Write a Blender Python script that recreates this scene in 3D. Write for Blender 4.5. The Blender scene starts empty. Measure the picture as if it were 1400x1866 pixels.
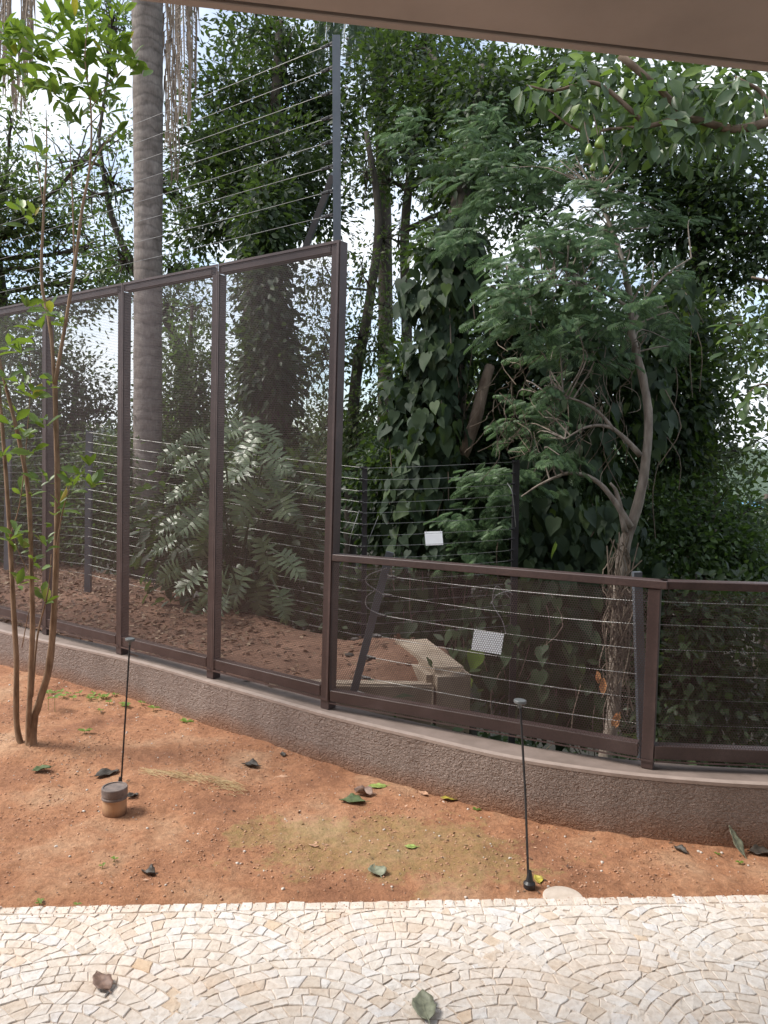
import bpy, math, random
import numpy as np
from math import radians, sin, cos, pi, sqrt
from mathutils import Vector, Matrix, noise

S = bpy.context.scene
C = S.collection
rnd = random.Random(7)
rng = np.random.default_rng(11)

# ------------------------------------------------------------------ camera
FPX, CAMH, PIT, ROL = 1400.0, 1.5, radians(3.5), radians(1.2)
cp, sp, cr, sr = cos(PIT), sin(PIT), cos(ROL), sin(ROL)
cam = bpy.data.cameras.new('camera'); cam.sensor_fit = 'HORIZONTAL'; cam.sensor_width = 36; cam.lens = 36
cam.clip_start = 0.05; cam.clip_end = 5000
co = bpy.data.objects.new('camera', cam); C.objects.link(co)
right = Vector((cr, sr*sp, sr*cp)); up = Vector((-sr, cr*sp, cr*cp)); back = Vector((0, -cp, sp))
M = Matrix((right, up, back)).transposed().to_4x4(); M.translation = (0, 0, CAMH)
co.matrix_world = M
S.camera = co

# ------------------------------------------------------------------ sky, sun, exposure
SUN_EL, SUN_AZ = radians(50), radians(-91)      # azimuth from +Y towards +X
W = bpy.data.worlds.new('World'); S.world = W; W.use_nodes = True
nt = W.node_tree; nt.nodes.clear()
def N(t, typ, **kw):
    n = t.nodes.new(typ)
    for k, v in kw.items(): setattr(n, k, v)
    return n
out = N(nt, 'ShaderNodeOutputWorld'); bg = N(nt, 'ShaderNodeBackground'); bg.inputs['Strength'].default_value = 0.12
sky = N(nt, 'ShaderNodeTexSky', sky_type='NISHITA', sun_disc=False); sky.sun_elevation = SUN_EL; sky.sun_rotation = SUN_AZ
sky.air_density = 1.0; sky.dust_density = 1.5
tc = N(nt, 'ShaderNodeTexCoord'); mp = N(nt, 'ShaderNodeMapping'); mp.inputs['Scale'].default_value = (1, 1, 2.4)
nz = N(nt, 'ShaderNodeTexNoise'); nz.inputs['Scale'].default_value = 2.6; nz.inputs['Detail'].default_value = 9; nz.inputs['Roughness'].default_value = 0.6
cr_ = N(nt, 'ShaderNodeValToRGB'); cr_.color_ramp.elements[0].position = 0.36; cr_.color_ramp.elements[1].position = 0.60
mx = N(nt, 'ShaderNodeMix', data_type='RGBA'); mx.inputs[7].default_value = (5.6, 5.9, 6.2, 1)
nt.links.new(tc.outputs['Generated'], mp.inputs['Vector']); nt.links.new(mp.outputs[0], nz.inputs['Vector'])
nt.links.new(nz.outputs['Fac'], cr_.inputs['Fac']); nt.links.new(cr_.outputs['Color'], mx.inputs[0])
nt.links.new(sky.outputs[0], mx.inputs[6]); nt.links.new(mx.outputs[2], bg.inputs['Color']); nt.links.new(bg.outputs[0], out.inputs['Surface'])
sl = bpy.data.lights.new('sun', 'SUN'); sl.energy = 2.3; sl.angle = radians(20); sl.color = (1, .95, .87)
so = bpy.data.objects.new('sun', sl); C.objects.link(so)
sd = Vector((sin(SUN_AZ)*cos(SUN_EL), cos(SUN_AZ)*cos(SUN_EL), sin(SUN_EL)))
so.rotation_euler = (-sd).to_track_quat('-Z', 'Y').to_euler(); so.location = (-6, -2, 12)
S.view_settings.view_transform = 'Standard'; S.view_settings.look = 'None'; S.view_settings.gamma = 1
S.view_settings.exposure = 1.0
S.cycles.max_bounces = 8; S.cycles.transparent_max_bounces = 8

# ------------------------------------------------------------------ pixel (1400 x 1866) -> place helpers
def ray(px, py):
    x = (px-700)/FPX; y = -(py-933)/FPX
    x, y = cr*x - sr*y, sr*x + cr*y
    return Vector((x, cp+sp*y, -sp+cp*y))
def onz(px, py, z=0.0):
    d = ray(px, py); return Vector((0, 0, CAMH)) + d*((z-CAMH)/d.z)
def at(px, py, Y):
    d = ray(px, py); return Vector((0, 0, CAMH)) + d*(Y/d.y)

# ------------------------------------------------------------------ materials
def mat(name):
    m = bpy.data.materials.new(name); m.use_nodes = True; m.node_tree.nodes.clear(); return m, m.node_tree
def ramp(t, fac, stops):
    r = N(t, 'ShaderNodeValToRGB'); e = r.color_ramp.elements
    while len(e) < len(stops): e.new(0.5)
    for k, (p, c) in enumerate(stops): e[k].position = p; e[k].color = (*c, 1)
    t.links.new(fac, r.inputs['Fac']); return r.outputs['Color']
def tex(t, scale, detail=5, rough=.55, kind='ShaderNodeTexNoise', vec=None, sc=(1, 1, 1)):
    c = N(t, 'ShaderNodeTexCoord'); m = N(t, 'ShaderNodeMapping'); m.inputs['Scale'].default_value = sc
    t.links.new(c.outputs['Object'], m.inputs['Vector'])
    n = N(t, kind); n.inputs['Scale'].default_value = scale
    if 'Detail' in n.inputs: n.inputs['Detail'].default_value = detail
    if 'Roughness' in n.inputs: n.inputs['Roughness'].default_value = rough
    t.links.new(m.outputs[0], n.inputs['Vector']); return n
def mixc(t, f, a, b, mode='MIX'):
    x = N(t, 'ShaderNodeMix', data_type='RGBA', blend_type=mode)
    for s, v in ((0, f), (6, a), (7, b)):
        if isinstance(v, (int, float)): x.inputs[s].default_value = v
        elif isinstance(v, tuple): x.inputs[s].default_value = (*v, 1)
        else: t.links.new(v, x.inputs[s])
    return x.outputs[2]
def finish(t, col, rough=.8, bump=None, bstr=.3, bdist=.01, metal=0, spec=.5):
    o = N(t, 'ShaderNodeOutputMaterial'); p = N(t, 'ShaderNodeBsdfPrincipled')
    if isinstance(col, tuple): p.inputs['Base Color'].default_value = (*col, 1)
    else: t.links.new(col, p.inputs['Base Color'])
    p.inputs['Roughness'].default_value = rough; p.inputs['Metallic'].default_value = metal
    p.inputs['Specular IOR Level'].default_value = spec
    if bump is not None:
        b = N(t, 'ShaderNodeBump'); b.inputs['Strength'].default_value = bstr; b.inputs['Distance'].default_value = bdist
        t.links.new(bump, b.inputs['Height']); t.links.new(b.outputs[0], p.inputs['Normal'])
    t.links.new(p.outputs[0], o.inputs['Surface']); return p
def rand01(t):
    g = N(t, 'ShaderNodeNewGeometry'); o = N(t, 'ShaderNodeObjectInfo')
    a = N(t, 'ShaderNodeMath', operation='ADD'); f = N(t, 'ShaderNodeMath', operation='FRACT')
    t.links.new(g.outputs['Random Per Island'], a.inputs[0]); t.links.new(o.outputs['Random'], a.inputs[1])
    t.links.new(a.outputs[0], f.inputs[0]); return f.outputs[0]
def leaf_mat(name, cols, rough=.42, trans=.28, tcol=(.25, .42, .06), spec=.5):
    m, t = mat(name)
    r = rand01(t)
    c = ramp(t, r, cols)
    n = tex(t, 3.0, 3); c = mixc(t, .35, c, ramp(t, n.outputs['Fac'], [(.3, (.45, .5, .4)), (.7, (1, 1, 1))]), 'MULTIPLY')
    o = N(t, 'ShaderNodeOutputMaterial'); p = N(t, 'ShaderNodeBsdfPrincipled'); p.inputs['Roughness'].default_value = rough
    p.inputs['Specular IOR Level'].default_value = spec
    t.links.new(c, p.inputs['Base Color'])
    tr = N(t, 'ShaderNodeBsdfTranslucent'); t.links.new(mixc(t, .5, c, tcol), tr.inputs['Color'])
    ms = N(t, 'ShaderNodeMixShader'); ms.inputs[0].default_value = trans
    t.links.new(p.outputs[0], ms.inputs[1]); t.links.new(tr.outputs[0], ms.inputs[2]); t.links.new(ms.outputs[0], o.inputs['Surface'])
    return m
MT = {}
def simple(name, c1, c2, scale, rough=.8, bstr=.3, bdist=.01, detail=6, metal=0, sc=(1, 1, 1), spec=.5, kind='ShaderNodeTexNoise'):
    m, t = mat(name); n = tex(t, scale, detail, sc=sc, kind=kind)
    f = n.outputs[0]
    finish(t, ramp(t, f, [(.3, c1), (.7, c2)]), rough, f, bstr, bdist, metal, spec); MT[name] = m; return m
# painted fence metal: brown, dusty in places
m, t = mat('fence_paint'); n = tex(t, 6, 6); n2 = tex(t, 90, 3)
c = ramp(t, n.outputs[0], [(.3, (.058, .036, .034)), (.55, (.078, .05, .047)), (.8, (.115, .08, .076))])
c = mixc(t, .25, c, ramp(t, n2.outputs[0], [(.4, (.5, .5, .5)), (.6, (1.2, 1.1, 1.05))]), 'MULTIPLY')
finish(t, c, .42, n2.outputs[0], .05, .002, 0, .5); MT['fence_paint'] = m
simple('grey_metal', (.075, .085, .1), (.11, .125, .145), 9, .45, .05, .002)
simple('dark_metal', (.018, .017, .019), (.032, .03, .034), 12, .5, .05, .002)
simple('wire', (.17, .17, .17), (.32, .32, .31), 30, .45, .05, .001, metal=.6)
simple('black_plastic', (.012, .012, .014), (.03, .03, .034), 20, .45, .08, .001)
simple('disc_plastic', (.09, .1, .105), (.14, .15, .155), 20, .5, .05, .001)
m, t = mat('sign_white'); n = tex(t, 14, 4); finish(t, ramp(t, n.outputs[0], [(.3, (.86, .88, .92)), (.7, (.93, .95, .98))]), .35); MT['sign_white'] = m
simple('bark', (.09, .058, .038), (.22, .16, .115), 14, .9, .8, .01, sc=(1, 1, .35))
simple('bark_pale', (.12, .09, .07), (.33, .28, .235), 22, .9, .9, .012, sc=(1, 1, .3))
simple('bark_dark', (.035, .028, .022), (.10, .08, .062), 12, .9, .8, .01, sc=(1, 1, .3))
simple('stem_bark', (.14, .08, .045), (.33, .22, .14), 34, .85, .7, .005, sc=(1, 1, .3))
simple('vine_stem', (.10, .075, .055), (.2, .155, .115), 20, .9, .4, .005)
simple('dry_frond', (.16, .115, .085), (.33, .26, .2), 8, .85, .2, .004)
simple('dry_bract', (.42, .16, .06), (.6, .3, .13), 12, .7, .3, .004)
simple('straw', (.45, .33, .17), (.62, .5, .3), 30, .85, .2, .002)
simple('avocado', (.12, .18, .028), (.2, .27, .045), 14, .35, .1, .002)
simple('soil_dark', (.05, .035, .022), (.12, .08, .05), 3, .95, .8, .05)
simple('hill_green', (.035, .06, .035), (.07, .10, .06), .02, 1, .3, .5)
simple('roof_blue', (.12, .3, .5), (.18, .4, .6), 1, .6)
simple('house_pale', (.5, .48, .44), (.62, .6, .56), 1, .8)
# stucco of the low wall: wormy relief, brown, red dust rising from the soil, pale lip
m, t = mat('stucco'); v = tex(t, 85, 2, .6, sc=(1, 1, 1.6)); v.inputs['Distortion'].default_value = 1.2; w = tex(t, 42, 2, .5, sc=(1, 1, 1.5)); w.inputs['Distortion'].default_value = .8; n = tex(t, 3, 6)
tcn = N(t, 'ShaderNodeTexCoord'); sx = N(t, 'ShaderNodeSeparateXYZ'); t.links.new(tcn.outputs['Object'], sx.inputs[0])
c = ramp(t, n.outputs[0], [(.3, (.34, .26, .225)), (.7, (.41, .32, .28))])
ad = N(t, 'ShaderNodeMath', operation='MULTIPLY_ADD'); t.links.new(n.outputs[0], ad.inputs[0]); ad.inputs[1].default_value = .16; t.links.new(sx.outputs['Z'], ad.inputs[2])
dust = ramp(t, ad.outputs[0], [(.075, (1, 1, 1)), (.19, (0, 0, 0))])
c = mixc(t, dust, c, (.36, .18, .10)); st_ = tex(t, 9, 5, .6, sc=(1, 1, .12)); c = mixc(t, .35, c, ramp(t, st_.outputs[0], [(.35, (.62, .58, .55)), (.6, (1.05, 1.05, 1.05))]), 'MULTIPLY')
hm = N(t, 'ShaderNodeMath', operation='ADD'); t.links.new(v.outputs[0], hm.inputs[0]); t.links.new(w.outputs[0], hm.inputs[1])
c = mixc(t, .45, c, ramp(t, hm.outputs[0], [(.42, (.62, .58, .56)), (.54, (1.08, 1.08, 1.08))]), 'MULTIPLY')  # hollows of the relief darkened in the colour, standing in for crease shade
finish(t, c, .9, hm.outputs[0], 1.0, .03); MT['stucco'] = m
simple('cap_shade', (.17, .13, .11), (.25, .195, .17), 9, .95, .6, .006, detail=9)  # cap strip behind the lip: shade under the fence rail painted into the colour
simple('wall_cap', (.28, .22, .19), (.36, .285, .25), 22, .9, .4, .004)
# soffit paint
m, t = mat('soffit'); n = tex(t, 1.6, 6, .6); n2 = tex(t, 45, 5)
c = ramp(t, n.outputs[0], [(.3, (.40, .34, .305)), (.7, (.52, .44, .395))])
finish(t, c, .92, n2.outputs[0], .3, .003); MT['soffit'] = m
simple('house_paint', (.5, .44, .38), (.6, .54, .48), 3, .9)
# red earth
m, t = mat('earth'); n = tex(t, 2.2, 8, .6); n2 = tex(t, 40, 8, .7); n3 = tex(t, 220, 3, .6); n4 = tex(t, 3.2, 7, .65)
c = ramp(t, n.outputs[0], [(.3, (.26, .115, .06)), (.5, (.40, .19, .098)), (.66, (.48, .285, .17))])
c = mixc(t, .65, c, ramp(t, n2.outputs[0], [(.32, (.5, .46, .43)), (.55, (1, 1, 1)), (.75, (1.3, 1.3, 1.3))]), 'MULTIPLY')
c = mixc(t, .35, c, ramp(t, n3.outputs[0], [(.4, (.6, .6, .6)), (.6, (1.2, 1.2, 1.2))]), 'MULTIPLY')
tcn = N(t, 'ShaderNodeTexCoord'); vm = N(t, 'ShaderNodeMapping'); vm.inputs['Location'].default_value = (-.05, -2.93, 0)
vm.vector_type = 'POINT'; t.links.new(tcn.outputs['Object'], vm.inputs['Vector'])
vs = N(t, 'ShaderNodeVectorMath', operation='MULTIPLY'); vs.inputs[1].default_value = (1.35, 3.0, 0); t.links.new(vm.outputs[0], vs.inputs[0])
ln = N(t, 'ShaderNodeVectorMath', operation='LENGTH'); t.links.new(vs.outputs[0], ln.inputs[0])
mm = N(t, 'ShaderNodeMath', operation='MULTIPLY_ADD'); t.links.new(n4.outputs[0], mm.inputs[0]); mm.inputs[1].default_value = 2.45
mz = N(t, 'ShaderNodeMath', operation='MULTIPLY'); t.links.new(n2.outputs[0], mz.inputs[0]); mz.inputs[1].default_value = .9
sb = N(t, 'ShaderNodeMath', operation='SUBTRACT'); t.links.new(mz.outputs[0], sb.inputs[0]); t.links.new(ln.outputs['Value'], sb.inputs[1])
t.links.new(sb.outputs[0], mm.inputs[2])
moss = ramp(t, mm.outputs[0], [(.85, (0, 0, 0)), (2.1, (.42, .42, .42))])
n5 = tex(t, 26, 6, .7); c = mixc(t, moss, c, ramp(t, n5.outputs[0], [(.35, (.30, .2, .10)), (.5, (.25, .21, .075)), (.66, (.17, .2, .05))]))
finish(t, c, .95, n2.outputs[0], .75, .02); MT['earth'] = m
# paving stone: pale cream limestone, stained here and there
m, t = mat('paving_stone'); r = rand01(t); n = tex(t, 55, 6, .65); n2 = tex(t, 2.2, 5)
c = ramp(t, r, [(0, (.61, .53, .45)), (.15, (.66, .60, .54)), (.5, (.70, .655, .61)), (.85, (.72, .69, .66)), (.96, (.67, .66, .66)), (1, (.64, .51, .38))])
c = mixc(t, .5, c, ramp(t, n.outputs[0], [(.35, (.70, .64, .58)), (.55, (1, 1, 1))]), 'MULTIPLY')
c = mixc(t, .5, c, ramp(t, n2.outputs[0], [(.34, (.98, .80, .64)), (.52, (1, .97, .94)), (.6, (1, 1, 1))]), 'MULTIPLY')
finish(t, c, .65, n.outputs[0], .7, .006); MT['paving_stone'] = m
simple('mortar', (.48, .40, .33), (.60, .52, .45), 30, .95, .6, .004)
simple('concrete', (.24, .18, .13), (.42, .34, .26), 5, .92, .5, .01, detail=8)
m, t = mat('pvc_body'); n = tex(t, 9, 6, .6)
tcn = N(t, 'ShaderNodeTexCoord'); sx = N(t, 'ShaderNodeSeparateXYZ'); t.links.new(tcn.outputs['Object'], sx.inputs[0])
ad = N(t, 'ShaderNodeMath', operation='MULTIPLY_ADD'); t.links.new(n.outputs[0], ad.inputs[0]); ad.inputs[1].default_value = .07; t.links.new(sx.outputs['Z'], ad.inputs[2])
c = ramp(t, ad.outputs[0], [(.045, (.16, .07, .035)), (.075, (.5, .3, .17)), (.13, (.42, .27, .17))]); finish(t, c, .7, n.outputs[0], .2, .003); MT['pvc_body'] = m
simple('pvc_cap', (.12, .1, .095), (.24, .19, .17), 40, .7, .3, .003)
# palm trunk: ringed grey
m, t = mat('palm_bark'); n = tex(t, 7, 6); wv = N(t, 'ShaderNodeTexWave', wave_type='BANDS', bands_direction='Z')
tcn = N(t, 'ShaderNodeTexCoord'); t.links.new(tcn.outputs['Object'], wv.inputs['Vector']); wv.inputs['Scale'].default_value = 2.6; wv.inputs['Distortion'].default_value = 4.5; wv.inputs['Detail'].default_value = 4; wv.inputs['Detail Scale'].default_value = 2.5
n2 = tex(t, 60, 5, sc=(1, 1, .3))
c = ramp(t, n.outputs[0], [(.25, (.13, .105, .092)), (.5, (.22, .185, .165)), (.75, (.31, .27, .245))])
c = mixc(t, .6, c, ramp(t, wv.outputs['Color'], [(0, (.55, .55, .55)), (.25, (1, 1, 1)), (1, (1.05, 1.05, 1.05))]), 'MULTIPLY')
c = mixc(t, .5, c, ramp(t, n2.outputs[0], [(.3, (.5, .5, .5)), (.6, (1.1, 1.1, 1.1))]), 'MULTIPLY')
finish(t, c, .9, wv.outputs['Color'], .25, .01); MT['palm_bark'] = m
# leaves
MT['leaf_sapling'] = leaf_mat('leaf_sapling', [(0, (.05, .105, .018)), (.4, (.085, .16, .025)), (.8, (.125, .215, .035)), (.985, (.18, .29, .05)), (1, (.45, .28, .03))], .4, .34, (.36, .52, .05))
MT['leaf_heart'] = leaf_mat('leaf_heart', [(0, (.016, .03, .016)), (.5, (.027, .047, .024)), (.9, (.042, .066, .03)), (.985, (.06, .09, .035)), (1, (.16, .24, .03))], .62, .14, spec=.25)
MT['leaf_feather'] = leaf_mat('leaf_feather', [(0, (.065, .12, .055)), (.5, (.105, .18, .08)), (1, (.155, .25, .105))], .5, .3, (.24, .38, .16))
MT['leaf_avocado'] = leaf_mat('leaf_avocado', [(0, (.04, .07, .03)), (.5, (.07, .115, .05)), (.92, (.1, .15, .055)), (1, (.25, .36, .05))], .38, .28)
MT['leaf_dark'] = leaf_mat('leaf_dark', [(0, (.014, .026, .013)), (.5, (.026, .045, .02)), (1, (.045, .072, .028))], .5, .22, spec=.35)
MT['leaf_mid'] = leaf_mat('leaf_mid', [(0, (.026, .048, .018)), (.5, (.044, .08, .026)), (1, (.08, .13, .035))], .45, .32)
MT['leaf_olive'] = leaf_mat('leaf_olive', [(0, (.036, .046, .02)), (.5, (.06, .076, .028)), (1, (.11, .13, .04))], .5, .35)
MT['leaf_split'] = leaf_mat('leaf_split', [(0, (.07, .11, .06)), (.5, (.11, .16, .085)), (1, (.16, .21, .11))], .32, .25)
MT['leaf_palm'] = leaf_mat('leaf_palm', [(0, (.03, .055, .03)), (1, (.07, .11, .055))], .4, .3)
MT['weed'] = leaf_mat('weed', [(0, (.12, .2, .03)), (1, (.26, .38, .07))], .5, .35)
MT['leaf_dry'] = leaf_mat('leaf_dry', [(0, (.09, .045, .028)), (.4, (.17, .095, .06)), (.8, (.27, .17, .11)), (1, (.38, .27, .18))], .7, .1, (.3, .15, .05))
for nm, col in (('fallen_dark', (.06, .05, .042)), ('fallen_green', (.10, .14, .06)), ('fallen_grey', (.22, .235, .17)), ('fallen_brown', (.22, .14, .11)),
                ('fallen_pink', (.55, .33, .22)), ('fallen_lime', (.32, .42, .12)), ('fallen_yellow', (.42, .36, .06)), ('fallen_red', (.35, .05, .04))):
    m, t = mat(nm); n = tex(t, 60, 5); c = mixc(t, .8, col, ramp(t, n.outputs[0], [(.3, (.45, .42, .4)), (.7, (1.25, 1.25, 1.2))]), 'MULTIPLY')
    finish(t, c, .55, n.outputs[0], .5, .003); MT[nm] = m

# ------------------------------------------------------------------ objects helpers
def tag(o, label=None, cat=None, group=None, kind=None):
    if label: o['label'] = label
    if cat: o['category'] = cat
    if group: o['group'] = group
    if kind: o['kind'] = kind
    return o
def empty(name, loc=(0, 0, 0), rz=0):
    o = bpy.data.objects.new(name, None); C.objects.link(o); o.location = loc; o.rotation_euler = (0, 0, rz); o.empty_display_size = .1; return o
def link(name, me, m=None, parent=None, loc=None):
    if m is not None and not me.materials: me.materials.append(MT[m] if isinstance(m, str) else m)
    o = bpy.data.objects.new(name, me); C.objects.link(o)
    if parent is not None: o.parent = parent
    if loc is not None: o.location = loc
    return o
def mesh_np(name, V, T, smooth=False):
    """V (n,3), T (m,3) triangles or (m,4) quads."""
    V = np.asarray(V, dtype=np.float32); T = np.asarray(T, dtype=np.int32); k = T.shape[1]
    me = bpy.data.meshes.new(name); me.vertices.add(len(V)); me.vertices.foreach_set('co', V.ravel())
    me.loops.add(T.size); me.loops.foreach_set('vertex_index', T.ravel()); me.polygons.add(len(T))
    me.polygons.foreach_set('loop_start', np.arange(0, T.size, k, dtype=np.int32)); me.polygons.foreach_set('loop_total', np.full(len(T), k, dtype=np.int32))
    if smooth: me.polygons.foreach_set('use_smooth', np.ones(len(T), dtype=bool))
    me.update(calc_edges=True); return me
def mesh_py(name, V, Fc, smooth=False):
    me = bpy.data.meshes.new(name); me.from_pydata([tuple(v) for v in V], [], Fc); me.update()
    if smooth:
        for p in me.polygons: p.use_smooth = True
    return me
class MB:
    def __init__(s): s.V = []; s.F = []
    def add(s, V, Fc):
        b = len(s.V); s.V += [tuple(v) for v in V]; s.F += [tuple(b+i for i in f) for f in Fc]
    def box(s, a, b, bev=0.0):
        x0, y0, z0 = a; x1, y1, z1 = b
        if bev <= 0:
            V = [(x, y, z) for z in (z0, z1) for y in (y0, y1) for x in (x0, x1)]
            s.add(V, [(0, 2, 3, 1), (4, 5, 7, 6), (0, 1, 5, 4), (2, 6, 7, 3), (0, 4, 6, 2), (1, 3, 7, 5)]); return
        import bmesh
        bm = bmesh.new(); bmesh.ops.create_cube(bm, size=1)
        for v in bm.verts: v.co = Vector((x0+(v.co.x+.5)*(x1-x0), y0+(v.co.y+.5)*(y1-y0), z0+(v.co.z+.5)*(z1-z0)))
        bmesh.ops.bevel(bm, geom=list(bm.edges), offset=bev, segments=1, affect='EDGES')
        bm.verts.index_update(); s.add([v.co[:] for v in bm.verts], [[v.index for v in f.verts] for f in bm.faces]); bm.free()
    def tube(s, pts, rad, n=8, cap=True, jit=0.0):
        pts = [Vector(p) for p in pts]
        if not isinstance(rad, (list, tuple)): rad = [rad]*len(pts)
        b = len(s.V); ref = Vector((.13, .97, .2)) 
        for i, p in enumerate(pts):
            d = (pts[min(i+1, len(pts)-1)]-pts[max(i-1, 0)]).normalized()
            u = d.cross(ref)
            if u.length < .2: u = d.cross(Vector((1, 0, .1)))
            u.normalize(); v = d.cross(u)
            for k in range(n):
                a = 2*pi*k/n; r = rad[i]*(1+jit*(rnd.random()-.5))
                s.V.append(tuple(p+u*(r*cos(a))+v*(r*sin(a))))
        for i in range(len(pts)-1):
            for k in range(n):
                a = b+i*n+k; c = b+i*n+(k+1) % n; s.F.append((a, c, c+n, a+n))
        if cap:
            s.F.append(tuple(b+k for k in range(n))[::-1]); s.F.append(tuple(b+(len(pts)-1)*n+k for k in range(n)))
    def lathe(s, prof, n=24, org=(0, 0, 0)):
        b = len(s.V)
        for r, z in prof:
            for k in range(n): a = 2*pi*k/n; s.V.append((org[0]+r*cos(a), org[1]+r*sin(a), org[2]+z))
        for i in range(len(prof)-1):
            for k in range(n): s.F.append((b+i*n+k, b+i*n+(k+1) % n, b+(i+1)*n+(k+1) % n, b+(i+1)*n+k))
        s.F.append(tuple(b+k for k in range(n))[::-1]); s.F.append(tuple(b+(len(prof)-1)*n+k for k in range(n)))
    def build(s, name, m, parent=None, smooth=False, loc=None, shear=None):
        V = s.V
        if shear: V = [(v[0]+shear*v[2], v[1], v[2]) for v in V]
        return link(name, mesh_py(name, V, s.F, smooth), m, parent, loc)
def spline(pts, n=6):
    pts = [Vector(p) for p in pts]; P = [pts[0]*2-pts[1]]+pts+[pts[-1]*2-pts[-2]]; o = []
    for i in range(1, len(P)-2):
        for k in range(n):
            t = k/n; a, b, c, d = P[i-1], P[i], P[i+1], P[i+2]
            o.append(.5*((2*b)+(c-a)*t+(2*a-5*b+4*c-d)*t*t+(3*b-a-3*c+d)*t**3))
    o.append(pts[-1]); return o
def lerp_list(a, n):
    return [float(x) for x in np.interp(np.linspace(0, 1, n), np.linspace(0, 1, len(a)), a)]

# leaf templates: base at origin, tip +y, normal +z, unit length
def tpl(V, T): return np.array(V, float), np.array(T, int)
T_FAR = tpl([(0, 0, 0), (.24, .42, .05), (0, 1, -.04), (-.24, .42, .05)], [(0, 1, 2), (0, 2, 3)])
T_ELL = tpl([(0, 0, 0), (.14, .18, .04), (.24, .45, .05), (.19, .74, .02), (0, 1, -.1), (-.19, .74, .02), (-.24, .45, .05), (-.14, .18, .04), (0, .2, 0), (0, .5, -.01), (0, .78, -.05)],
            [(0, 1, 8), (1, 2, 9), (1, 9, 8), (2, 3, 10), (2, 10, 9), (3, 4, 10), (0, 8, 7), (7, 8, 9), (7, 9, 6), (6, 9, 10), (6, 10, 5), (5, 10, 4)])
T_HEART = tpl([(0, 0, 0), (.14, -.13, .0), (.31, -.08, -.02), (.39, .12, -.01), (.33, .42, .02), (.15, .76, .0), (0, 1, -.08), (-.15, .76, .0), (-.33, .42, .02), (-.39, .12, -.01), (-.31, -.08, -.02), (-.14, -.13, 0), (0, .4, -.04)],
              [(0, 1, 2), (0, 2, 3), (0, 3, 12), (3, 4, 12), (4, 5, 12), (5, 6, 12), (12, 6, 7), (12, 7, 8), (12, 8, 9), (12, 9, 0), (0, 9, 10), (0, 10, 11)])
def feather_tpl(npair=9):
    V = []; T = []
    for i in range(npair):
        t = .12+.86*i/(npair-1); L = .42*sin(pi*min(1, .25+.72*(i+.5)/npair))+.05
        for sgn in (-1, 1):
            b = len(V); dx, dy = sgn*.86*L, .5*L; dz = -.1*L
            V += [(0, t, -.15*t*t), (dx*.45+.018, t+dy*.45-.028, .03), (dx, t+dy, dz-.15*t*t), (dx*.45-.018, t+dy*.45+.034, .03-.15*t*t)]
            T += [(b, b+1, b+2), (b, b+2, b+3)]
    b = len(V); V += [(-.008, 0, 0), (.008, 0, 0), (0, 1, -.15)]; T += [(b, b+1, b+2)]
    return tpl(V, T)
T_FEATHER = feather_tpl()
def norm(a): return a/np.maximum(np.linalg.norm(a, axis=-1, keepdims=True), 1e-9)
def mats(d, n):
    y = norm(d); z = norm(n-(n*y).sum(-1, keepdims=True)*y); x = np.cross(y, z); return np.stack([x, y, z], axis=-1)
def bake(t, P, R, s):
    """template -> big arrays"""
    V, T = t; n = len(P)
    vv = np.einsum('nij,vj->nvi', R, V)*np.asarray(s).reshape(-1, 1, 1)+P[:, None, :]
    tt = T[None]+(np.arange(n)*len(V))[:, None, None]
    return vv.reshape(-1, 3), tt.reshape(-1, 3)
def scatter(name, t, P, R, s, m, parent=None, stuff=True, loc=None):
    V, T = bake(t, np.asarray(P), R, s)
    if loc is not None: V = V-np.array(loc)
    o = link(name, mesh_np(name, V, T), m, parent)
    if stuff: o['kind'] = 'stuff'
    return o
def leaf_parts(name, t, P, R, s, m, parent, bend=None, cap=300, stuffname='foliage', depth=None):
    """the largest-showing ones as objects sharing three meshes, the rest joined"""
    P = np.asarray(P); s = np.broadcast_to(np.asarray(s, float), (len(P),))
    key = -s/np.maximum(P[:, 1], .5) if depth is None else depth
    order = np.argsort(key); top = order[:cap]; rest = order[cap:]
    meshes = []
    for k in range(6):
        V = t[0].copy(); V[:, 2] += ((k % 3)-1.2)*.16*V[:, 1]**2+(.5 if k % 2 else -.15)*V[:, 0]**2; V[:, 0] = V[:, 0]*(.82+.07*k)+((k % 4)-1.5)*.05*V[:, 1]**2; V += rng.normal(size=V.shape)*.012
        me = mesh_np(name, V, t[1]); me.materials.append(MT[m] if isinstance(m, str) else m); meshes.append(me)
    inv = parent.matrix_basis.inverted() if parent is not None else Matrix()
    pl = Matrix.Translation(parent.location) @ parent.rotation_euler.to_matrix().to_4x4() if parent is not None else Matrix()
    inv = pl.inverted()
    for i in top:
        o = bpy.data.objects.new(name, meshes[int(i) % 6]); C.objects.link(o); o.parent = parent
        mw = Matrix(R[i].tolist()).to_4x4(); mw = Matrix.Translation(P[i].tolist()) @ mw @ Matrix.Scale(float(s[i]), 4)
        o.matrix_local = inv @ mw
    if len(rest):
        V, T = bake(t, P[rest], R[rest], s[rest]); V = V-np.array(parent.location)
        o = link(stuffname, mesh_np(stuffname, V, T), m, parent); o['kind'] = 'stuff'

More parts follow.
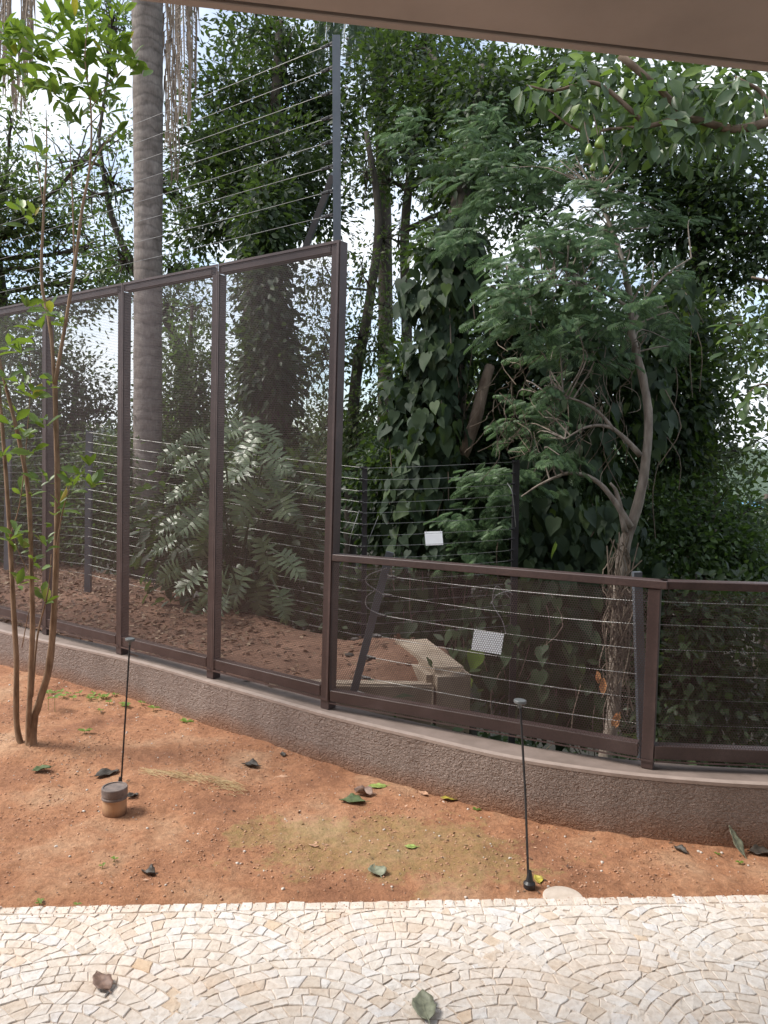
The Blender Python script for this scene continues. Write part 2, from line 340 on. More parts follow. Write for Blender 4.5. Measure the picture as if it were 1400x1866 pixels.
# ================================================================== LARGE STRUCTURE
# wall path (front face, top edge)
WP = [(-9.0, 9.95), (-6.0, 7.78), (-4.2, 6.47), (-2.70, 5.40), (-1.60, 4.72), (-.83, 4.15), (-.235, 3.71), (.19, 3.44), (.5, 3.25), (.73, 3.15), (1.0, 3.065), (1.3, 3.01), (1.56, 2.985), (2.2, 2.95), (3.2, 2.93), (6, 2.95)]
WPs = [v.to_2d() for v in spline([Vector((a, b, 0)) for a, b in WP], 8)]
WX = np.array([v.x for v in WPs]); WY = np.array([v.y for v in WPs])
def wall_y(x): return float(np.interp(x, WX, WY))
EDGE = (lambda x: 2.553+.0647*x)          # front edge line of the paving
def ss(t): t = min(1, max(0, t)); return t*t*(3-2*t)
def fbm(x, y, z=0, o=4): return noise.fractal(Vector((x, y, z)), 1.0, 2.1, o)
def terr(x, y):
    wy = wall_y(x)
    if y < wy+.08:
        z = .012*fbm(x*1.7, y*1.7)+.006*fbm(x*7, y*7, 3)+.0055*fbm(x*24, y*24, 5, 3)*(.6+fbm(x*2.3, y*2.3, 31))+.006*fbm(x*12, y*12, 15, 3)
        z += .02*ss((y-EDGE(x)-.3)/1.0) - .014*(1-ss((y-EDGE(x))/.12))
        z += .035*math.exp(-((x+1.75)**2+(y-3.85)**2)/.05)      # heap at the sapling
        z += .022*math.exp(-((x+.95)**2/.12+(y-3.42)**2/.02))
        if y < EDGE(x): z = -.03
        return z
    d = max((x-.5)*.698+(y-4.75)*.716, (x-.40)*1.0, -99)
    far = sqrt(x*x+y*y)
    z = .235+.115*ss((x+.35)/.5)*ss((y-4.27)/.25)+.06*ss((y-5.6)/1.6)*ss((-x-.5)/2) - .3*ss((x+.75)/.2)*ss((4.27-y)/.04) + .03*fbm(x*1.5, y*1.5, 9)+.012*fbm(x*8, y*8, 2)
    if d > 0:
        z -= 1.0*ss(d/.45)+.36*d*(1 if d < 12 else 12/d)
    z += min(4, .05*max(0, far-14))*0 + (fbm(x*.05, y*.05, 4)*1.5*ss((far-20)/30))
    return z
def grid(name, xs, ys, m, f, smooth=True):
    nx, ny = len(xs), len(ys); V = np.array([(x, y, f(x, y)) for y in ys for x in xs], np.float32)
    i = np.arange(nx*ny).reshape(ny, nx); Q = np.stack([i[:-1, :-1], i[:-1, 1:], i[1:, 1:], i[1:, :-1]], -1).reshape(-1, 4)
    return link(name, mesh_np(name, V, Q, smooth), m)
# red bed in front of the wall, fine enough for its lumps
xs = np.concatenate([np.linspace(-9, -3.2, 40)[:-1], np.linspace(-3.2, 2.3, 330), np.linspace(2.3, 6, 20)[1:]])
def bedgrid():
    V = []; nx = len(xs); ny = 190
    for j in range(ny):
        for x in xs:
            y0 = EDGE(x)-.05; y1 = wall_y(x)+.06; y = y0+(y1-y0)*j/(ny-1)
            V.append((x, y, terr(x, y) if y >= EDGE(x) else -.012+.0*x))
    i = np.arange(nx*ny).reshape(ny, nx); Q = np.stack([i[:-1, :-1], i[:-1, 1:], i[1:, 1:], i[1:, :-1]], -1).reshape(-1, 4)
    return link('soil_bed', mesh_np('soil_bed', V, Q, True), 'earth')
tag(bedgrid(), 'bare red earth bed with mossy patches between paving and low wall', kind='structure')
# bank behind the wall and the slope that falls away
def bankgrid():
    V = []; nx, ny = 210, 200; gx = np.concatenate([np.linspace(-60, -5, 40)[:-1], np.linspace(-5, 4, 131), np.linspace(4, 60, 41)[1:]]); nx = len(gx)
    tt = np.linspace(0, 1, ny)
    for j in range(ny):
        for x in gx:
            y0 = wall_y(x)+.1; y = y0+(90-y0)*(tt[j]**2.6)*1.0
            V.append((x, y, terr(x, y)))
    i = np.arange(nx*ny).reshape(ny, nx); Q = np.stack([i[:-1, :-1], i[:-1, 1:], i[1:, 1:], i[1:, :-1]], -1).reshape(-1, 4)
    return link('earth_bank', mesh_np('earth_bank', V, Q, True), None)
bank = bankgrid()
m, t = mat('bank_soil'); n = tex(t, 2.5, 8, .6); n2 = tex(t, 45, 6, .7)
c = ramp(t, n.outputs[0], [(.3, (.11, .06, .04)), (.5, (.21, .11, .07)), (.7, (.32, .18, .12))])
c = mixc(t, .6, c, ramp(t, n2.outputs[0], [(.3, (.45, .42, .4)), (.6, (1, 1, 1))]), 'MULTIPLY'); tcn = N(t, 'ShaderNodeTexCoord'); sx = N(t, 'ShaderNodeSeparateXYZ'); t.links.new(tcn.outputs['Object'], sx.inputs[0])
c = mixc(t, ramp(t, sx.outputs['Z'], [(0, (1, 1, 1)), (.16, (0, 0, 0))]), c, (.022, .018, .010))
finish(t, c, .95, n2.outputs[0], .8, .02); MT['bank_soil'] = m
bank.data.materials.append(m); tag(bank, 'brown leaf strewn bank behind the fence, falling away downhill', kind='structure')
# wide ground to the horizon and the hills
gr = link('ground', mesh_py('ground', [(-3000, -3000, -12), (3000, -3000, -12), (3000, 3000, -12), (-3000, 3000, -12)], [(0, 1, 2, 3)]), 'hill_green'); gr['kind'] = 'structure'; gr['label'] = 'green valley floor far below the bank'
V = []; na = 160
for j in range(9):
    for k in range(na):
        a = radians(-75)+radians(150)*k/(na-1); R_ = 500+j*70
        h = -13+(48+26*fbm(a*2.2, 1.3, 0, 5))*sin(pi*min(1, j/8*1.0)*.5)**1.5*(1 if j < 8 else .9)
        V.append((R_*sin(a), R_*cos(a), h))
i = np.arange(9*na).reshape(9, na); Q = np.stack([i[:-1, :-1], i[:-1, 1:], i[1:, 1:], i[1:, :-1]], -1).reshape(-1, 4)
hl = link('hills', mesh_np('hills', V, Q, True), 'hill_green'); tag(hl, 'low green hills along the horizon', kind='structure')
# low wall
def ribbon(off0, off1, z0, z1, closed=True):
    V = []; n = len(WPs)
    for i, p in enumerate(WPs):
        d = (WPs[min(i+1, n-1)]-WPs[max(i-1, 0)]).normalized(); nn = Vector((-d.y, d.x))
        for o, z in ((off0, z0), (off0, z1), (off1, z1), (off1, z0)): V.append((p.x+nn.x*o, p.y+nn.y*o, z))
    Fc = []
    for i in range(n-1):
        for k in range(4): Fc.append((i*4+k, (i+1)*4+k, (i+1)*4+(k+1) % 4, i*4+(k+1) % 4))
    Fc += [(0, 1, 2, 3), tuple((n-1)*4+k for k in (3, 2, 1, 0))]
    return V, Fc
def WZ(x): return 0
lw = empty('low_wall', (0, 3.8, 0)); tag(lw, 'low curved brown stucco wall under the mesh fence', 'wall')
mb = MB(); mb.add(*ribbon(0, .17, -.5, .247)); o = mb.build('wall_body', 'stucco', lw); o.matrix_parent_inverse = Matrix.Translation((0, -3.8, 0))
mb = MB(); mb.add(*ribbon(.0335, .173, .2475, .260)); o = mb.build('coping_back_shade', 'cap_shade', lw); o.matrix_parent_inverse = Matrix.Translation((0, -3.8, 0))  # back of the cap, coloured darker to stand for the rail's shadow
mb = MB(); mb.add(*ribbon(-.0015, .033, .2475, .261)); o = mb.build('coping_lip', 'wall_cap', lw); o.matrix_parent_inverse = Matrix.Translation((0, -3.8, 0))

# canopy slab overhead: fascia edge line, drip groove
ed = Vector((1.813, .297, 0)).normalized(); A0 = Vector((-.688, 2.087, 0)); nb = Vector((-ed.y, ed.x, 0))
rzs = math.atan2(ed.y, ed.x)
sl_ = empty('canopy_slab', (A0.x, A0.y, 2.7), rzs); tag(sl_, 'brown painted concrete canopy overhead with a drip groove along its edge', 'canopy')
mb = MB(); mb.box((-7, -.032, .0), (8, 0, .34), .003); mb.build('edge_lip', 'soffit', sl_)
mb = MB(); mb.box((-7, -.047, .016), (8, -.032, .34)); mb.build('drip_groove', 'bark_dark', sl_)
mb = MB(); mb.box((-7, -6.2, .002), (8, -.047, .34), .002); mb.build('soffit_panel', 'soffit', sl_)
hw = empty('house_wall', (0, -3.6, 0)); tag(hw, 'pale rendered house wall behind the viewer carrying the canopy', 'wall')
mb = MB(); mb.box((-7, -.1, -.1), (7.5, .1, 2.68)); mb.build('wall_panel', 'house_paint', hw)

# ------------------------------------------------------------------ paving: fan-laid stones
pav = empty('pavement', (0, 1.6, 0)); tag(pav, 'cream limestone mosaic pavement laid in overlapping arcs', kind='structure')
ek = Vector((1, .0647, 0)).normalized(); rp = math.atan2(.0647, 1)
mo = link('mortar_bed', mesh_py('mortar_bed', [(-9, -3.5, .0035), (8, -3.5, .0035), (8, EDGE(8)-.004, .0035), (-9, EDGE(-9)-.004, .0035), (-9, EDGE(-9)-.004, -.06), (8, EDGE(8)-.004, -.06)], [(0, 1, 2, 3), (3, 2, 5, 4)]), 'mortar', pav); mo.matrix_parent_inverse = Matrix.Translation((0, -1.6, 0))
cell = .0405; NR = 11; R0 = NR*cell; X0, X1, Y0 = -2.6, 2.6, .85
BORD = .050; g = .0013
CEN = [(r, q*.60+(.30 if r % 2 else 0)+.1+rnd.uniform(-.04, .04), .45+r*.265+rnd.uniform(-.03, .03)) for r in range(-1, 10) for q in range(-6, 7)]
def area(q): return .5*sum(q[i][0]*q[(i+1) % len(q)][1]-q[(i+1) % len(q)][0]*q[i][1] for i in range(len(q)))
def halfplane(poly, nx, ny, d_):           # keep n.p >= d_
    o = []; n = len(poly)
    for i in range(n):
        a, b = poly[i], poly[(i+1) % n]; da, db = a[0]*nx+a[1]*ny-d_, b[0]*nx+b[1]*ny-d_
        if da >= 0: o.append(a)
        if (da < 0 < db) or (db < 0 < da): t_ = da/(da-db); o.append([a[0]+(b[0]-a[0])*t_, a[1]+(b[1]-a[1])*t_])
    return o
stones = []
for c in CEN:
    if not (X0-R0 < c[1] < X1+R0): continue
    for k in range(0, NR):
        rm = (k+.5)*cell; n = max(3, int(2*pi*rm/(cell*1.13))); a0 = rnd.random()*6
        bnd = [a0+2*pi*(i+rnd.uniform(-.26, .26))/n for i in range(n)]; lean = [rnd.gauss(0, .0065) for _ in range(n)]
        rr_ = lambda kk, a: kk*cell+(.005*sin(a*3+kk*1.7+c[1]*5)+.004*sin(a*8+kk*2.9) if 0 < kk < NR else 0)
        for i in range(n):
            j = (i+1) % n; a1, a2 = bnd[i], bnd[j]+(2*pi if j == 0 else 0); am = (a1+a2)/2
            mx0, my0 = c[1]+rm*cos(am), c[2]+rm*sin(am)
            if mx0 < X0 or mx0 > X1 or my0 < Y0 or my0 > EDGE(mx0): continue
            q = []
            for (a, kk, le, sg) in ((a1, k, lean[i], 1), (a1, k+1, -lean[i], 1), (a2, k+1, -lean[j], -1), (a2, k, lean[j], -1)):
                r_ = max(.004, rr_(kk, a)+(g if kk == k else -g)); aa = a+(le*min(1, k/3)+sg*g)/max(r_, .03); q.append([c[1]+r_*cos(aa), c[2]+r_*sin(aa)])
            full = abs(area(q))
            for o in CEN:
                if o[0] >= c[0] or len(q) < 3: continue
                gx = sum(p[0] for p in q)/len(q)-o[1]; gy = sum(p[1] for p in q)/len(q)-o[2]; L = sqrt(gx*gx+gy*gy)
                if L > R0+cell: continue
                if L < R0-cell*.9: q = []; break
                gx /= L; gy /= L; q = halfplane(q, gx, gy, gx*o[1]+gy*o[2]+R0+g)
            if len(q) < 3 or abs(area(q)) < .00013: continue
            if area(q) < 0: q = q[::-1]
            if full > .0019 and abs(area(q)) > .0018 and rnd.random() < .1:
                for t3 in ([q[0], q[1], q[2]], [q[2]]+q[3:]+[q[0]]):
                    if len(t3) < 3: continue
                    mx_ = sum(p[0] for p in t3)/len(t3); my = sum(p[1] for p in t3)/len(t3); stones.append([[mx_+(p[0]-mx_)*.94, my+(p[1]-my)*.94] for p in t3])
                continue
            if rnd.random() < .5 and len(q) == 4:
                h = rnd.randrange(4); a_, b_, d_ = q[h], q[(h+1) % 4], q[h-1]; f = rnd.uniform(.12, .32)
                q[h:h+1] = [[a_[0]+(d_[0]-a_[0])*f, a_[1]+(d_[1]-a_[1])*f], [a_[0]+(b_[0]-a_[0])*f, a_[1]+(b_[1]-a_[1])*f]]
            stones.append(q)
def warp(p):
    return [p[0]+.03*noise.noise(Vector((p[0]*2.0, p[1]*2.0, 1))), p[1]+.03*noise.noise(Vector((p[0]*2.0, p[1]*2.0, 7)))]
def trim(q):
    q = [warp(p) for p in q]
    o = []; n = len(q); f = lambda p: p[1]-(EDGE(p[0])-BORD-.002)
    for i in range(n):
        a, b = q[i], q[(i+1) % n]; da, db = f(a), f(b)
        if da <= 0: o.append(a)
        if (da < 0 < db) or (db < 0 < da): t_ = da/(da-db); o.append([a[0]+(b[0]-a[0])*t_, a[1]+(b[1]-a[1])*t_])
    return o
stones = [q for q in (trim(q) for q in stones) if len(q) > 2 and abs(area(q)) > .00012 and q[0][1] > Y0-.1]
x = X0
while x < X1:            # straight border course
    w_ = rnd.uniform(.032, .066); y0 = -BORD+.0015+rnd.uniform(0, .004); y1 = -rnd.uniform(0, .009); l1, l2 = rnd.gauss(0, .003), 0
    stones.append([[x+.0012, EDGE(x)+y0+rnd.uniform(0, .002)], [x+w_-.0014, EDGE(x+w_)+y0], [x+w_-.003+rnd.uniform(-.004, 0), EDGE(x+w_)+y1], [x+.003+rnd.uniform(0, .004), EDGE(x)+y1+rnd.gauss(0, .003)]])
    x += w_
def stone_geo(poly):
    n = len(poly); cx = sum(p[0] for p in poly)/n; cy = sum(p[1] for p in poly)/n
    h = .0066+rnd.uniform(-.0008, .0010); tx, ty = rnd.gauss(0, .02), rnd.gauss(0, .02)
    V = []
    pp = []
    for k in range(n):
        a_, b_ = poly[k], poly[(k+1) % n]; pp.append((a_[0]+rnd.gauss(0, .0008), a_[1]+rnd.gauss(0, .0008)))
        if (a_[0]-b_[0])**2+(a_[1]-b_[1])**2 > .0006 and n < 7: f = rnd.uniform(.35, .65); pp.append((a_[0]+(b_[0]-a_[0])*f+rnd.gauss(0, .0013), a_[1]+(b_[1]-a_[1])*f+rnd.gauss(0, .0013)))
    poly = pp; n = len(poly)
    for px, py in poly: V.append((px, py, -.004))
    for px, py in poly: V.append((px, py, h-.0019+tx*(px-cx)+ty*(py-cy)+rnd.uniform(-.0008, .0008)))
    for px, py in poly:
        V.append((cx+(px-cx)*.92, cy+(py-cy)*.92, h+tx*(px-cx)+ty*(py-cy)+rnd.uniform(-.0010, .0010)))
    V.append((cx+rnd.uniform(-.01, .01), cy+rnd.uniform(-.01, .01), h+rnd.uniform(-.001, .0016)))
    Fc = []
    for k in range(n):
        l = (k+1) % n; Fc += [(k, l, n+l, n+k), (n+k, n+l, 2*n+l, 2*n+k), (2*n+k, 2*n+l, 3*n)]
    return V, Fc, (cx, cy)
def inview(x, y): return abs(x) < .515*y+.1 and y > 1.85
big = MB(); sl2 = sorted(range(len(stones)), key=lambda k: (0 if inview(*stones[k][0]) else 1, stones[k][0][0]**2*.3+stones[k][0][1]**2))
npart = 0
for k in sl2:
    V, Fc, (cx, cy) = stone_geo(stones[k])
    if npart < 300 and inview(cx, cy):
        me = mesh_py('paving_stone', [(a-cx, b-cy, c) for a, b, c in V], Fc); o = link('paving_stone', me, 'paving_stone', pav); o.location = (cx, cy-1.6, 0); npart += 1
    else: big.add(V, Fc)
o = big.build('paving_stones', 'paving_stone', pav, loc=(0, -1.6, 0)); o['kind'] = 'stuff'

# ================================================================== FENCES
PITCH = .0112
def hole_sheet(w, h, shear=0.0, inset=.006):
    p = PITCH; R_ = p/sqrt(3)*1.0006; r_ = p*.478; V = []; Q = []
    cols = int((w-2*inset)/p); rows = int((h-2*inset)/(p*.866))
    ang = [radians(30+60*k) for k in range(6)]
    ox = [cos(a) for a in ang]; oz = [sin(a) for a in ang]
    ii, jj = np.meshgrid(np.arange(cols), np.arange(rows)); cx = inset+p*.5+ii*p+(jj % 2)*p*.5; cz = inset+p*.5+jj*p*.866
    ok = cx < w-inset-p*.3; cx = cx[ok]; cz = cz[ok]; n = len(cx)
    ox = np.array(ox); oz = np.array(oz)
    outer = np.stack([cx[:, None]+R_*ox, np.zeros((n, 6)), cz[:, None]+R_*oz], -1)
    inner = np.stack([cx[:, None]+r_*ox, np.zeros((n, 6)), cz[:, None]+r_*oz], -1)
    V = np.concatenate([outer, inner], 1); b = (np.arange(n)*12)[:, None]
    qs = []
    for k in range(6):
        l = (k+1) % 6; qs.append(np.concatenate([b+k, b+l, b+6+l, b+6+k], 1))
    Q = np.stack(qs, 1).reshape(-1, 4); V = V.reshape(-1, 3)
    if shear: V = V.copy(); V[:, 0] += shear*V[:, 2]
    return mesh_np('mesh_sheet', V, Q)
d = Vector((.810, -.586, 0)); E0 = Vector((-.261, 3.80, .262)); SH = .011
tf = empty('mesh_fence', E0, math.atan2(d.y, d.x)); tag(tf, 'tall brown perforated metal fence on the low wall, left of the step down', 'fence')
HT, PW, NP = 2.32, .859, 5
for i in range(NP+1):
    x = -i*PW
    mb = MB(); mb.box((x-.055, .004, 0), (x, .062, HT-(.0 if i == 0 else .052)), .002); mb.build('post', 'fence_paint', tf, shear=SH)
    if i < NP:
        mb = MB(); mb.box((x-PW+.0, .004, HT-.05), (x-.062, .054, HT), .002); mb.build('top_rail', 'fence_paint', tf, shear=SH)
        mb = MB(); mb.box((x-PW+.002, .004, .06), (x-.062, .054, .115), .002); mb.build('bottom_rail', 'fence_paint', tf, shear=SH)
sheet = hole_sheet(PW-.006, HT-.045, SH); sheet.materials.append(MT['fence_paint'])
for i in range(NP):
    x = -(i+1)*PW+.003; o = link('mesh_sheet', sheet, None, tf); o.location = (x-SH*0+.0005+SH*.045, 0, .045); o['kind'] = 'stuff'
    mb = MB()
    a, b, z0, z1 = x+.0, x+PW-.006, .047, HT
    mb.box((a, -.0035, z0), (a+.007, -.001, z1-.013)); mb.box((b-.008 if i else b-.014, -.0035, z0), (b+.0, -.001, z1-.013))
    mb.box((a, -.0035, z1-.013), (b, -.001, z1)); mb.box((a+.007, -.0035, z0), (b-.014, -.001, z0+.010))
    mb.build('sheet_rim', 'fence_paint', tf, shear=SH)
# low fence
B0 = Vector((1.131, 3.112, .262)); Dl = (B0-E0); L1 = Dl.length; HL = .79
lf = empty('mesh_fence', E0, math.atan2(Dl.y, Dl.x)); tag(lf, 'low brown perforated metal fence stepping down to the right of the tall one', 'fence')
LOWS = {}
def low_panel(parent, x0, x1, post_at_end=True):
    mb = MB(); mb.box((x0+.002, -.002, HL-.034), (x1+.03, .062, HL), .003); mb.build('top_rail', 'fence_paint', parent)
    mb = MB(); mb.box((x0+.002, .004, .045), (x1-.06, .06, .1), .002); mb.build('bottom_rail', 'fence_paint', parent)
    key = round(x1-x0, 4)
    if key not in LOWS: LOWS[key] = hole_sheet(x1-x0-.006, HL-.034-.035); LOWS[key].materials.append(MT['fence_paint'])
    sh = LOWS[key]; o = link('mesh_sheet', sh, None, parent); o.location = (x0+.003, .001, .033); o['kind'] = 'stuff'
    mb = MB(); mb.box((x0+.003, -.0024, .034), (x1-.003, .0, .04)); mb.build('sheet_rim', 'fence_paint', parent)
    if post_at_end: mb = MB(); mb.box((x1-.044, .004, 0), (x1+.004, .055, HL-.036), .002); mb.build('post', 'fence_paint', parent)
low_panel(lf, .004, L1)
d2 = Vector((1, -.055, 0)).normalized(); rel = d2.to_2d()
lf2 = empty('mesh_fence', B0+Vector((.002, -.001, 0)), math.atan2(d2.y, d2.x)); tag(lf2, 'rightmost run of low brown mesh fence, past the bend post', 'fence')
low_panel(lf2, .006, 1.5); low_panel(lf2, 1.506, 3.0)

# electric fences --------------------------------------------------
def rodbox(mb, a, b, w, dpt):
    a, b = Vector(a), Vector(b); ax = (b-a); L = ax.length; ax.normalize(); u = ax.cross(Vector((0, 1, 0))).normalized(); v = ax.cross(u).normalized()
    V = []
    for t_ in (0, L):
        for su, sv in ((-1, -1), (1, -1), (1, 1), (-1, 1)): V.append(a+ax*t_+u*(su*w/2)+v*(sv*dpt/2))
    mb.add(V, [(0, 3, 2, 1), (4, 5, 6, 7), (0, 1, 5, 4), (1, 2, 6, 5), (2, 3, 7, 6), (3, 0, 4, 7)])
def wire_pts(a, b, sag=.01, n=6):
    a, b = Vector(a), Vector(b); return [a.lerp(b, k/n)-Vector((0, 0, sag*4*(k/n)*(1-k/n))) for k in range(n+1)]
def insulator(parent, p, dirv, L=.05):
    mb = MB(); p = Vector(p); q = p+Vector(dirv).normalized()*L
    for o_ in (-.008, .008): mb.tube([p+Vector((0, 0, o_)), q+Vector((0, 0, o_*.5))], .0032, 5)
    mb.tube([p.lerp(q, .1), p.lerp(q, .35), p.lerp(q, .36), p.lerp(q, .6), p.lerp(q, .61), p.lerp(q, .9)], [.005, .005, .009, .009, .005, .007], 6)
    return mb.build('insulator', 'black_plastic', parent)
# (1) on top of the tall fence
dl = -d
PT = at(617, 430, 3.86); PTOP = at(613, 66, 3.86)
ef = empty('electric_fence', (0, 0, 0)); tag(ef, 'electric wire fence with tall grey post rising over the tall mesh fence', 'electric fence')
ef.location = (PT.x, PT.y, 2.4)
def rel_(o, par): o.matrix_parent_inverse = Matrix.Translation(-Vector(par.location)); return o
mb = MB(); rodbox(mb, (PT.x, PT.y, 2.3), PTOP, .038, .03); o = rel_(mb.build('pole', 'grey_metal', ef), ef); o.rotation_euler = (0, 0, 0)
mb = MB(); rodbox(mb, at(608, 318, 3.90), at(553, 462, 4.22), .03, .03); rel_(mb.build('brace', 'grey_metal', ef), ef)
mb = MB(); rodbox(mb, (-3.9, 6.5, 2.3), (-3.9, 6.5, 3.7), .038, .03); rel_(mb.build('pole', 'grey_metal', ef), ef)
for k, py in enumerate((78, 122, 166, 211, 256, 302, 347, 391)):
    a = at(609, py, 3.86); b = Vector((-3.88, 6.48, a.z+rnd.uniform(-.02, .02)))
    ins = insulator(ef, a, b-a, .085); rel_(ins, ef)
    a2 = a+(b-a).normalized()*.08
    mb = MB(); mb.tube(wire_pts(a2, b, .012, 10), .0015, 5); rel_(mb.build('wire', 'wire', ef), ef)
    mb = MB(); q = Vector((PT.x+.02, PT.y-.012, a.z+.015)); mb.tube([q, q+Vector((.014, -.004, 0))], .005, 6); rel_(mb.build('bolt', 'wire', ef), ef)
# (2) far fence behind: poles
pol = [(16, 800, 1045, 8.2), (163, 785, 1112, 7.0), (665, 850, 1215, 5.9), (941, 838, 1120, 6.0)]
ef2 = empty('electric_fence', at(665, 1180, 5.9)); tag(ef2, 'far electric wire fence with dark poles standing along the bank edge', 'electric fence')
tops = []
for k, (px, y0, y1, Y) in enumerate(pol):
    a = at(px, y0, Y); b = at(px-(3 if k < 2 else 0), y1, Y); b.z = min(b.z, terr(b.x, b.y)-.05) if k < 3 else b.z-1.4
    mb = MB(); rodbox(mb, b, a, (.06, .055, .04, .05)[k], .04); rel_(mb.build('pole', 'dark_metal' if k > 1 else 'grey_metal', ef2), ef2); tops.append(a)
left_end = tops[0]+(tops[0]-tops[1])*1.3; chain = [left_end]+tops
for seg in range(4):
    a, b = chain[seg], chain[seg+1]; n = 16
    dd = (b-a).normalized()
    for k in range(n):
        dz = -.015-k*.086
        p = a+Vector((0, -.03, dz+rnd.uniform(-.006, .006))); q = b+Vector((0, -.03, dz+rnd.uniform(-.006, .006)))
        mb = MB(); mb.tube(wire_pts(p, q, rnd.uniform(.004, .014), 6), .0013, 4, cap=False); rel_(mb.build('wire', 'wire', ef2), ef2)
        if seg >= 2:
            rel_(insulator(ef2, q, -dd, .045), ef2)
for (pa, pb, pc) in (((655, 930), (640, 975), (636, 1005)), ((690, 940), (672, 985), (668, 1010)), ((925, 880), (934, 900), (940, 960))):
    mb = MB(); mb.tube(spline([at(*pa, 5.95), at(*pb, 5.9), at(*pc, 5.95)], 5), .003, 5); rel_(mb.build('lead_wire', 'wire', ef2), ef2)
# (3) near fence behind the low mesh
b_top, b_bot = at(711, 1006, 4.15), at(643, 1268, 4.15)
p_top, p_bot = at(1161, 1042, 3.34), at(1172, 1400, 3.34)
ef3 = empty('electric_fence', Vector(p_bot)); tag(ef3, 'near electric fence with leaning grey bar and post behind the low mesh fence', 'electric fence')
mb = MB(); rodbox(mb, b_bot, b_top, .042, .034); rel_(mb.build('leaning_pole', 'grey_metal', ef3), ef3)
mb = MB(); rodbox(mb, p_bot, p_top, .036, .034); rel_(mb.build('pole', 'grey_metal', ef3), ef3)
rp3 = Vector((3.4, 3.32, 0))
mb = MB(); rodbox(mb, (3.4, 3.3, .25), (3.4, 3.3, 1.15), .036, .034); rel_(mb.build('pole', 'grey_metal', ef3), ef3)
for k, (t_, yb) in enumerate(((.165, 1095), (.29, 1137), (.43, 1182), (.57, 1228), (.72, 1272), (.86, 1318), (.97, 1362))):
    a = b_top.lerp(b_bot, t_)+Vector((.02, -.02, 0)); b = at(1160, yb, 3.33)
    a2 = a+(b-a).normalized()*.06
    rel_(insulator(ef3, a, b-a, .06), ef3)
    mb = MB(); mb.tube(wire_pts(a2, b, rnd.uniform(.006, .018), 8), .0012, 5); rel_(mb.build('wire', 'wire', ef3), ef3)
    c_ = Vector((3.39, 3.3, b.z+.01)); mb = MB(); mb.tube(wire_pts(b+Vector((.03, 0, 0)), c_, .012, 8), .0012, 5); rel_(mb.build('wire', 'wire', ef3), ef3)
for pts in (((705, 1035), (672, 1048), (668, 1062), (690, 1078), (700, 1085)), ((685, 1075), (668, 1088), (668, 1105), (682, 1115), (700, 1122)), ((930, 1090), (905, 1068), (898, 1100), (915, 1130), (922, 1155)), ((895, 1100), (905, 1085), (925, 1078), (935, 1084))):
    mb = MB(); mb.tube(spline([at(px, py, 4.1) for px, py in pts], 5), .0028, 5); rel_(mb.build('lead_wire', 'wire', ef3), ef3)
# blank white warning plates hung on the wires
def plate(label, c4, Y):
    P4 = [at(px, py, Y+(.03 if i > 1 else 0)) for i, (px, py) in enumerate(c4)]; c = sum(P4, Vector())/4; mb = MB()
    V = [p-c for p in P4]+[p-c+Vector((0, .004, 0)) for p in P4]
    mb.add(V, [(0, 1, 2, 3), (7, 6, 5, 4), (0, 4, 5, 1), (1, 5, 6, 2), (2, 6, 7, 3), (3, 7, 4, 0)])
    o = empty('warning_plate', c); tag(o, label, 'plate', 'white plates hung on the electric wires')
    mb.build('plate_sheet', 'sign_white', o)
    for i in (0, 1):
        mb = MB(); q = P4[3-i]-c+Vector((.012 if i == 0 else -.012, .002, -.008)); mb.tube([q+Vector((0, -.006, 0)), q+Vector((0, .012, .004)), q+Vector((0, .004, .022))], .0022, 5); mb.build('tie_wire', 'wire', o)
plate('small blank white plate on the far wires, above the low fence rail', [(776, 994), (808, 993), (806, 968), (774, 969)], 5.92)
plate('blank white plate seen through the low mesh fence, tied to the near wires', [(859, 1184), (913, 1193), (919, 1155), (865, 1147)], 3.84)

# ------------------------------------------------------------------ concrete kerb behind the low fence
ck = empty('concrete_block', (0.3, 4.5, 0)); tag(ck, 'worn earth stained concrete block at the bank edge behind the low fence', 'concrete block')
import bmesh
def cblock(name, quad, z0, z1, bev):
    bm = bmesh.new(); vs = [bm.verts.new((x-.3, y-4.5, z)) for z in (z0, z1) for x, y in quad]
    for f in ((3, 2, 1, 0), (4, 5, 6, 7), (0, 1, 5, 4), (1, 2, 6, 5), (2, 3, 7, 6), (3, 0, 4, 7)): bm.faces.new([vs[i] for i in f])
    bmesh.ops.bevel(bm, geom=list(bm.edges), offset=bev, segments=5, affect='EDGES')
    for v in bm.verts: v.co += Vector((fbm(v.co.x*4, v.co.y*4, v.co.z*4), fbm(v.co.x*4, v.co.y*4, 7+v.co.z*4), 0))*.006
    me = bpy.data.meshes.new(name); bm.to_mesh(me); bm.free()
    for p in me.polygons: p.use_smooth = p.area < .01
    return link(name, me, 'concrete', ck)
cblock('end_block', [(.27, 4.20), (.52, 4.23), (.33, 5.0), (.03, 4.93)], -.9, .375, .045)
cblock('kerb_wall', [(-.62, 4.17), (.298, 4.20), (.296, 4.29), (-.62, 4.27)], -.5, .285, .012)

